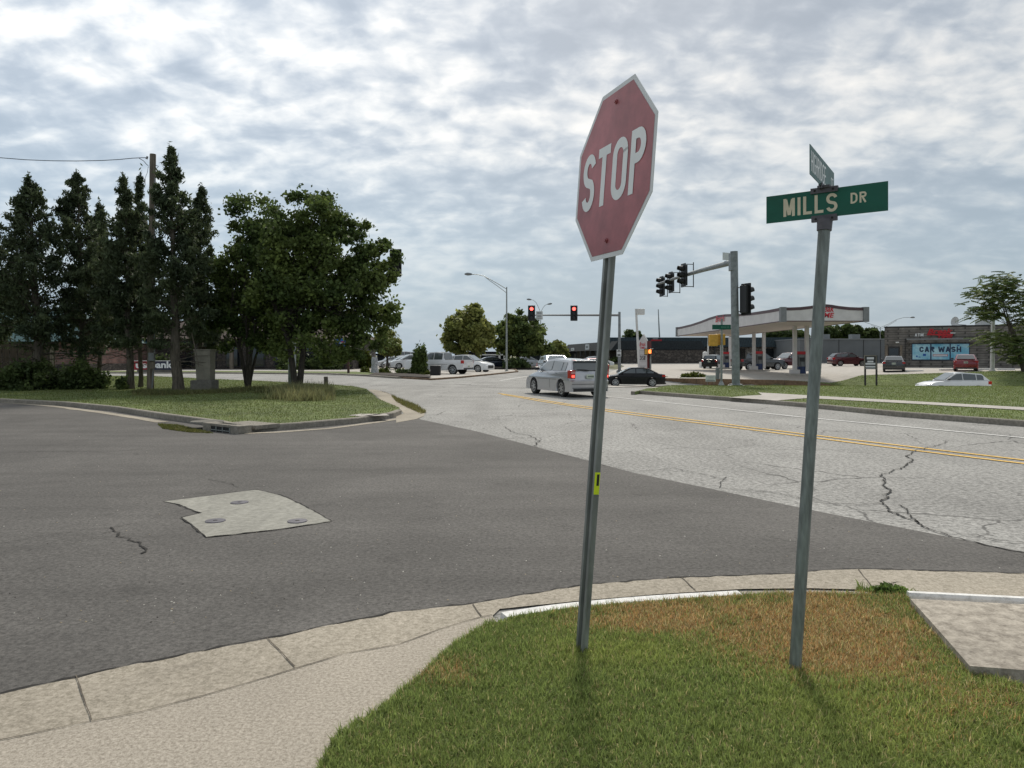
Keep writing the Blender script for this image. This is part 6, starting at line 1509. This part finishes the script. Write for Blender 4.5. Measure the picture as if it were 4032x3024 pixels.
# ------------------------------------------------------------------ fuel canopy
c00 = Vector((19.9, 54, 0)); c10 = Vector((25.8, 54, 0)); c01 = Vector((19.2, 85, 0)); c11 = Vector((25.3, 85, 0))
zbn, zbf, fh = 4.12, 3.85, 1.0
ce = empty('fuel_canopy', (22.6, 70, 0), 0, 'white petrol station canopy with peaked fascia and maroon trim', 'canopy')
mb = MB()
mb.add([(p.x, p.y, z) for p, z in ((c00, zbn), (c10, zbn), (c11, zbf), (c01, zbf))] + [(p.x, p.y, z+.45) for p, z in ((c00, zbn), (c10, zbn), (c11, zbf), (c01, zbf))], [(3,2,1,0),(4,5,6,7),(0,1,5,4),(1,2,6,5),(2,3,7,6),(3,0,4,7)])
mb.build('deck', M['canopy_soffit'], ce, world=True)
def fascia(A, B, za, zb2, out, peak):
    us = [0, .08, .2, .32, .42, .5, .58, .68, .8, .92, 1]; hs = [0, 0, .06, .22, .42, .5, .42, .22, .06, 0, 0]
    tl = [(A.lerp(B, u), za + (zb2-za)*u, h*peak) for u, h in zip(us, hs)]
    def band(z0f, z1f, n0, n1, m, nm):
        v = []
        for p, z, h in tl:
            for nn_, zz in ((n0, z0f(z, h)), (n1, z0f(z, h)), (n1, z1f(z, h)), (n0, z1f(z, h))): q = p + out*nn_; v.append((q.x, q.y, zz))
        k = len(tl); f = []
        for i in range(k-1): f += [(i*4+j, i*4+(j+1) % 4, (i+1)*4+(j+1) % 4, (i+1)*4+j) for j in range(4)]
        f += [(0,1,2,3), ((k-1)*4+3, (k-1)*4+2, (k-1)*4+1, (k-1)*4)]
        MB().add(v, f).build(nm, M[m], ce, world=True)
    band(lambda z, h: z + .03, lambda z, h: z + fh - .22 + h, .002, .14, 'canopy_white', 'fascia')
    band(lambda z, h: z + fh - .218 + h, lambda z, h: z + fh + h, .0, .17, 'canopy_trim', 'fascia_trim')
    band(lambda z, h: z - .03, lambda z, h: z + .028, .0, .15, 'canopy_trim', 'fascia_trim')
fascia(c00, c10, zbn, zbn, Vector((0, -1, 0)), .48 * 1.0)
fascia(c01, c00, zbf, zbn, Vector((-1, 0, 0)), .85)
fascia(c10, c11, zbn, zbf, Vector((1, 0, 0)), .85)
fascia(c11, c01, zbf, zbf, Vector((0, 1, 0)), .48)
for p, z in ((c00, zbn), (c10, zbn), (c01, zbf), (c11, zbf)):
    sx = -1 if p.x < 22 else 1; sy = -1 if p.y < 60 else 1
    q = p + Vector((sx*.07, sy*.07, 0)); MB().box((q.x-.20, q.y-.20, z-.06), (q.x+.20, q.y+.20, z+fh+.03)).build('corner_post', M['grey_metal'], ce, world=True)
fq = frame_map((22.9, 53.86, zbn + .25), (1, 0, 0), (0, 0, 1))
text_part('Break', fq, -.62, .42, 1.30, .52, 'lettering', M['sign_crimson'], ce, n=.02, bold=.02, shear=.3)
text_part('TIME', fq, -.55, .0, 1.2, .36, 'lettering', M['sign_crimson'], ce, n=.02, bold=.03, shear=.2)
fq = frame_map((19.40, 68.6, zbn + .28), (0, -1, 0), (0, 0, 1))
text_part('Break', fq, -1.5, .35, 3.0, .6, 'lettering', M['sign_crimson'], ce, n=.04, bold=.02, shear=.3)
for (cx_, cy_) in ((3153, 61), (2988, 74), (2858, 87)):
    X_ = (cx_-CX)*cy_/F
    for s in (-.5, .5):
        zt_ = zbn + (zbf-zbn)*(cy_-54)/31
        MB().box((X_+s-.14, cy_-.14, .3), (X_+s+.14, cy_+.14, zt_)).build('column', M['canopy_white'], ce, world=True)
isl_lb = ('nearest fuel island with red topped pump', 'middle fuel island with red topped pump', 'farthest fuel island with red topped pump')
for i, (cx_, cy_) in enumerate(((3153, 61), (2988, 74), (2858, 87))):
    X_ = (cx_-CX)*cy_/F; z0 = Tz(X_, cy_) + .03
    fe_ = empty('fuel_pump', (X_, cy_, z0), 0, isl_lb[i], 'fuel pump', 'fuel pumps under the canopy')
    MB().box((X_-.95, cy_-.5, z0-.1), (X_+.95, cy_+.9, z0+.16)).build('island_base', M['lot'], fe_, world=True, bevel=.03)
    MB().box((X_-.85, cy_-.42, z0+.161), (X_-.22, cy_+.3, z0+.50)).build('bollard_block', M['canopy_white'], fe_, world=True, bevel=.02)
    MB().box((X_-.2, cy_-.05, z0+.161), (X_+.42, cy_+.55, z0+.75)).build('lower_panel', M['pump_blue'], fe_, world=True, bevel=.02)
    MB().box((X_-.2, cy_-.03, z0+.751), (X_+.42, cy_+.53, z0+1.75)).build('cabinet', M['grey_metal'], fe_, world=True, bevel=.02)
    MB().box((X_-.1, cy_-.06, z0+1.15), (X_+.3, cy_-.031, z0+1.5)).build('screen', M['trim'], fe_, world=True)
    MB().box((X_-.36, cy_-.10, z0+1.752), (X_+.50, cy_+.6, z0+2.0)).build('canopy_sign', M['red_sign'], fe_, world=True)
    MB().tube([(X_-.24, cy_-.1, z0+1.6), (X_-.34, cy_-.3, z0+.9), (X_-.1, cy_-.35, z0+.5), (X_-.05, cy_-.1, z0+1.1)], .025, 6).build('hose', M['black'], fe_, world=True)
# air tower / white post behind
c = P(2782, 1412, 96)
we_ = empty('air_machine', (c.x, 96, 0), 0, 'white air machine with round head on pale block beside a white post', 'air machine')
MB().box((c.x-.85, 95.6, 0), (c.x+.6, 96.5, .75)).build('block', M['white_metal'], we_, world=True, bevel=.03)
MB().tube([(c.x-.15, 96, .75), (c.x-.2, 96, 1.6), (c.x-.2, 96, 2.0), (c.x-.2, 96, 2.15)], [.3, .32, .28, .1], 12).build('head', M['white_metal'], we_, world=True, smooth=True)
MB().tube([(c.x+.15, 96, .75), (c.x+.25, 96, 4.4)], .1, 8).build('post', M['white_metal'], we_, world=True)

# ------------------------------------------------------------------ price sign, banner pole, small signs
Y = 66; pb = P(2540, 1467, Y); pse = empty('price_sign', pb, 0, 'narrow white and maroon fuel price sign with pointed top', 'sign')
fr = Vector((.80, -.62, 0)).normalized(); fm = frame_map(P(2534, 1466, Y), fr, (0, 0, 1)); Hs = 150*Y/F
poly = [(-.42, 0), (.30, 0), (.30, Hs-.55), (-.02, Hs), (-.28, Hs-.45), (-.42, Hs-.6)]
poly = [(p[0]*1.15, p[1]) for p in poly]
MB().prism(poly, lambda p: fm(p, 0), lambda p: fm(p, -.20)).build('panel', M['canopy_white'], pse, world=True)
side_ = [(.36, 0.0), (.36, Hs-.75)]
fs2 = frame_map(fm((.35, 0), -.02), -(fr.cross(Vector((0,0,1)))), (0, 0, 1))
mb = MB(); mb.prism([(0, 0), (.75, 0), (.75, Hs-.6), (0, Hs-.62)], lambda p: fs2(p, .03), lambda p: fs2(p, -.03)); mb.build('side_panel', pmat('maroon_side', (.12, .022, .022), .6), pse, world=True)
mb = MB()
panel(mb, fm, -.40, .55, .28, .57, .004, .01)
for zz in (1.0, 1.55, 1.95): panel(mb, fm, -.40, zz, .28, zz+.02, .004, .01)
mb.build('divider', M['grey_metal'], pse, world=True)
text_part('3', fm, -.36, 1.10, .18, .38, 'price_digit', M['black'], pse, n=.012, bold=.02); text_part('5', fm, -.13, 1.10, .17, .38, 'price_digit', M['black'], pse, n=.012, bold=.02); text_part('1', fm, .08, 1.10, .10, .38, 'price_digit', M['black'], pse, n=.012, bold=.02)
text_part('Break', fm, -.40, 2.35, .62, .35, 'lettering', M['sign_crimson'], pse, n=.012, bold=.01, shear=.3); text_part('TIME', fm, -.36, 2.1, .5, .2, 'lettering', M['sign_crimson'], pse, n=.012, bold=.02)
mb = MB(); panel(mb, fm, -.34, .12, .1, .48, .004, .01); mb.build('notice', M['grey_metal'], pse, world=True)
pb = P(2517, 1452, 74); be_ = empty('banner_pole', pb, 0, 'white pole with a square white floodlight box at its top', 'light pole')
MB().tube([pb, P(2504, 1216, 74)], [.14, .11], 10).build('pole', M['white_metal'], be_, world=True, smooth=True)
c = P(2518, 1228, 74); MB().box((c.x-.28, 73.7, c.z-.28), (c.x+.48, 74.3, c.z+.30)).build('floodlight', M['white_metal'], be_, world=True, bevel=.03)
pb = P(3907, 1463, 61); pb.z = Tz(pb.x, 61); pe = empty('light_pole', pb, 0, 'plain white pole in front of the store, its top in the feathery tree', 'pole')
MB().tube([pb, P(3912, 1130, 61)], [.17, .13], 12).build('pole', M['white_metal'], pe, world=True, smooth=True)
MB().cyl(pb - Vector((0, 0, .2)), pb + Vector((0, 0, .2)), .27, .25, 12).build('base', M['white_metal'], pe, world=True)
# shop directory on two posts
Y = 54; c = P(3427, 1429, Y); ds = empty('directory_sign', (c.x, Y, Tz(c.x, Y)+.05), 0, 'small dark directory board on two black posts on the lawn', 'sign')
fd = frame_map(c, (1, -.28, 0), (0, 0, 1))
w_ = .36
mb = MB(); panel(mb, fd, -w_, -.46, w_, .50, -.04, 0); pn = mb.build('board', M['trim'], ds, world=True)
mb = MB(); panel(mb, fd, -w_-.05, .50, w_+.05, .56, -.06, .02); panel(mb, fd, w_, -.50, w_+.05, .50, -.06, .02); panel(mb, fd, -w_-.05, -.50, -w_, .50, -.06, .02); mb.build('frame', M['box_metal'], ds, world=True)
mb = MB()
for (a, b2, z0_, z1_) in ((-.24, .24, .26, .42), (-.2, .2, .04, .16), (-.33, .33, -.13, 0.0), (-.33, .33, -.33, -.22), (-.33, .33, -.41, -.38)): panel(mb, fd, a, z0_, b2, z1_, .004, .010)
mb.build('name_strip', M['sign_white'], pn, world=True)
for s in (-w_+.02, w_+.06):
    q = fd((s, -.4), -.05); zg = Tz(q.x, q.y)
    MB().box((q.x-.05, q.y-.05, zg), (q.x+.05, q.y+.05, q.z + (0.95 if s > 0 else .1))).build('post', M['trim'], ds, world=True)
# little real estate style sign near the wall
Y = 44; c = P(2798, 1490, Y); ys_s = empty('yard_sign', (c.x, Y, Tz(c.x, Y)), 0, 'small white yard sign standing before the brown wall', 'sign')
fy = frame_map(c, (1, -.03, 0), (0, 0, 1)); mb = MB(); panel(mb, fy, -.30, -.19, .30, .19, -.008, .008); yp = mb.build('board', M['sign_white'], ys_s, world=True)
mb = MB(); panel(mb, fy, -.22, .10, .22, .112, .010, .012); panel(mb, fy, -.20, -.07, .2, -.06, .010, .012); panel(mb, fy, -.12, .02, .16, .045, .010, .012); panel(mb, fy, -.25, -.17, .25, -.11, .010, .012); mb.build('print', M['grey_metal'], yp, world=True)
for s in (-.2, .2): MB().tube([fy((s, -.19), 0), Vector((fy((s, 0), 0).x, Y, Tz(c.x, Y)-.02))], .008, 5).build('leg', M['galv'], ys_s, world=True)

# brown retaining wall
rw = empty('retaining_wall', (14, float(yc(14))+4.2, -1), 0, 'low brown retaining wall along the cross street', 'wall')
xs_ = np.linspace(10.4, 27, 18); mb = MB(); v = []
for i, x in enumerate(xs_):
    y = float(yc(x)) + 4.15; zt_ = Tz(x, y + .9) + .10 if x < 21 else Tz(x, y+.9) + .10
    zt_ = {0: zt_ - .12}.get(i, zt_)
    v += [(x, y, Tz(x, y) - .3), (x, y + .4, Tz(x, y) - .3), (x, y + .4, zt_), (x, y, zt_)]
k = len(xs_); f = []
for i in range(k-1): f += [(i*4+j, i*4+(j+1) % 4, (i+1)*4+(j+1) % 4, (i+1)*4+j) for j in range(4)]
f += [(0,1,2,3), ((k-1)*4+3, (k-1)*4+2, (k-1)*4+1, (k-1)*4)]
mb.add(v, f); mb.build('wall', M['retain'], rw, world=True)
mb = MB()
for i in range(1, k-1, 3):
    x = xs_[i]; y = float(yc(x)) + 4.15; mb.box((x-.012, y-.006, Tz(x, y)), (x+.012, y-.002+.0, Tz(x, y+.9)+.09))
mb.build('joints', M['trim'], rw, world=True)
for px, py, Y, lb in ((2610, 1484, 61.0, 'pale boulder at the left end of the retaining wall'),):
    c = P(px, py, Y); rng = np.random.default_rng(3); bm = bmesh.new(); bmesh.ops.create_icosphere(bm, subdivisions=3, radius=1)
    for v_ in bm.verts: v_.co *= 1 + .12 * math.sin(v_.co.x*3+1) * math.cos(v_.co.y*4); v_.co.x *= .45; v_.co.y *= .35; v_.co.z *= .17
    me = bpy.data.meshes.new('boulder'); bm.to_mesh(me); bm.free(); me.materials.append(M['pale_rock']); o = bpy.data.objects.new('boulder', me); COL.objects.link(o); o.location = c; tag(o, lb, 'boulder')

# ------------------------------------------------------------------ store (right)
A_ = P(3483, 1452, 82); B_ = P(4150, 1437, 74.5)
A_.z = B_.z = 0; dr_ = (B_-A_).normalized(); out_ = Vector((dr_.y, -dr_.x, 0)); Ls = (B_-A_).length
se = empty('store_building', ((A_+B_)/2), 0, 'grey block convenience store with blue car wash window banner', 'building')
z0a = 0.0; zTa = pz(0, 1290, 82); 
fst = frame_map(A_, dr_, (0, 0, 1))   # reader side = dr x up
sgn = 1 if dr_.cross(Vector((0,0,1))).dot(out_) > 0 else -1
def U(px):   # distance along the facade for a pixel column
    k_ = (px-CX)/F; # point A + dr*u : x = k*y
    return (k_*A_.y - A_.x) / (dr_.x - k_*dr_.y)
def pn_(name, px0, px1, z0, z1, n0, n1, m, parent=se, bevel=0):
    mb = MB(); panel(mb, fst, U(px0), z0, U(px1), z1, n0*sgn, n1*sgn); return mb.build(name, M[m], parent, world=True, bevel=bevel)
mb = MB(); panel(mb, fst, 0, -.5, Ls, zTa, -14*sgn, 0); mb.build('wall', M['cmu'], se, world=True)
mb = MB(); panel(mb, fst, -.05, zTa, Ls, zTa+.12, -14*sgn, .06*sgn); mb.build('coping', M['trim'], se, world=True)
zM = EYE + (1400-1333)*80/F
pn_('ledge', 3570, 3850, zM-.14, zM, .003, .5, 'grey_metal'); pn_('ledge_beam', 3572, 3848, zM-.42, zM-.141, .003, .42, 'cmu')
dzh = .18
d_ = pn_('door', 3497, 3542, .1, 2.55, .003, .06, 'trim'); 
mb = MB(); panel(mb, fst, U(3497)+.12, .25, U(3542)-.12, 2.4, .061*sgn, .07*sgn); mb.build('pane', M['glass'], d_, world=True)
pn_('door_surround', 3486, 3495.5, .0, 2.75, .003, .12, 'pole_wood'); pn_('door_surround', 3544, 3553, .0, 2.75, .003, .12, 'pole_wood')
pn_('wall_lamp', 3527, 3540, 2.98, 3.12, .003, .14, 'white_metal')
pn_('downpipe', 3563, 3566, .0, zM, .003, .1, 'trim')
wf = pn_('window', 3590, 3818, 1.10, 2.92, .003, .08, 'navy_letter')
wins = ((3593, 3662.5), (3668, 3738.5), (3744, 3815))
for (a, b2) in wins: pn_('pane', a, b2, 1.18, 2.84, .081, .09, 'vinyl', wf)
def ftext(s, pa, pb2, z0_, z1_, m, name, par, n=.1, bold=.05, shear=0):
    u0, u1 = U(pa), U(pb2)
    text_part(s, lambda p, nn_: fst(p, nn_*sgn), u0, z0_, u1-u0, z1_-z0_, name, M[m], par, n=n, bold=bold, shear=shear)
def ftext2(s_, pa, pb2, z0_, z1_, t_, m, par, n=.1, wf_=.8):
    h = z1_ - z0_; u0, u1 = U(pa), U(pb2)
    _, xe_ = stroke_text(s_, lambda p, k=0: Vector((p[0], p[1], 0)), 0, 0, h, wf_, t_, h*.14, 0, {'W': h*1.15, 'M': h*1.0})
    k_ = (u1 - u0) / xe_
    mb, _ = stroke_text(s_, lambda p, q=0.0: fst((u0 + p[0]*k_, z0_ + p[1]), (n + q)*sgn), 0, 0, h, wf_, t_, h*.14, .0, {'W': h*1.15, 'M': h*1.0})
    return mb.build('lettering', M[m], par, world=True)
ftext2('CAR WASH', 3620, 3788, 1.98, 2.56, .15, 'navy_letter', wf)
pb_ = pn_('label_bar', 3673, 3732, 1.52, 1.74, .091, .096, 'red_sign', wf); pn_('label_bar', 3675, 3730, 1.56, 1.70, .0965, .099, 'sign_white', wf)
for (pa, pb2, z0_, z1_) in ((3634, 3646, 1.55, 1.80), (3607, 3613, 1.42, 1.6), (3617, 3625, 1.40, 1.48), (3768, 3778, 2.62, 2.72)):
    pn_('bubble_print', pa, pb2, z0_, z1_, .091, .094, 'blue_sign', wf)
ftext2('ATM', 3602, 3638, 3.68, 4.02, .085, 'sign_white', se, n=.05)
sg1 = pn_('sign_backing', 3650, 3752, 3.98, 4.02, .003, .05, 'trim')
ftext('Break', 3652, 3752, 3.95, 4.50, 'red_sign', 'lettering', se, n=.09, bold=.03, shear=.3)
ftext('TIME', 3690, 3752, 3.42, 3.82, 'red_sign', 'lettering', se, n=.09, bold=.05, shear=.2)
pn_('sign_band', 3650, 3752, 3.80, 3.93, .003, .08, 'red_sign'); pn_('sign_white_bar', 3742, 3762, 3.96, 4.06, .05, .1, 'sign_white')
# dish and rooftop unit
c = fst((U(3762), zTa+.55), -1.2*sgn); dsh = empty('satellite_dish', (c.x, c.y, zTa+.12), 0, 'grey satellite dish on the store roof', 'satellite dish')
mb = MB(); fmd = frame_map(c, (.55, -.83, 0), (0.1, 0, 1)); nn_ = 18
vs = [fmd((0, 0), -.08)] + [fmd((r_*.42*math.cos(2*math.pi*k/nn_), r_*.55*math.sin(2*math.pi*k/nn_)), -.08 + .12*r_*r_) for r_ in (.5, 1) for k in range(nn_)]
mb.add(vs, [(0, 1+k, 1+(k+1) % nn_) for k in range(nn_)] + [(1+k, 1+nn_+k, 1+nn_+(k+1) % nn_, 1+(k+1) % nn_) for k in range(nn_)]); mb.build('dish', M['white_metal'], dsh, world=True, smooth=True)
MB().tube([c + Vector((0, 0, -.5)), c + Vector((.3, .1, -.3)), c + Vector((1.2, 0, -.35))], .04, 6).build('arm', M['grey_metal'], dsh, world=True)
c = fst((U(3880), 0), -2.5*sgn); tag(MB().box((c.x-.6, c.y-.5, zTa+.12), (c.x+.8, c.y+.6, zTa+.78)).build('rooftop_unit', M['white_metal'], bevel=.02), 'pale air conditioning unit on the store roof', 'air conditioner')
# reddish strip and bumpers at the store foot
ztmp = Tz(48, 72)
for i, px in enumerate((3600, 3735, 3880, 3960)):
    c = P(px, 1460, 66); z_ = Tz(c.x, 66) + .03
    o = MB().box((c.x-.8, 65.9, z_), (c.x+.8, 66.1, z_+.12)).build('parking_bumper', M['white_metal'], bevel=.03)
    tag(o, ('parking bumper by the charcoal sedan', 'parking bumper just left of the red sedan', 'parking bumper just right of the red sedan', 'parking bumper behind the white pole')[i], 'parking bumper', 'bumpers in front of the store')
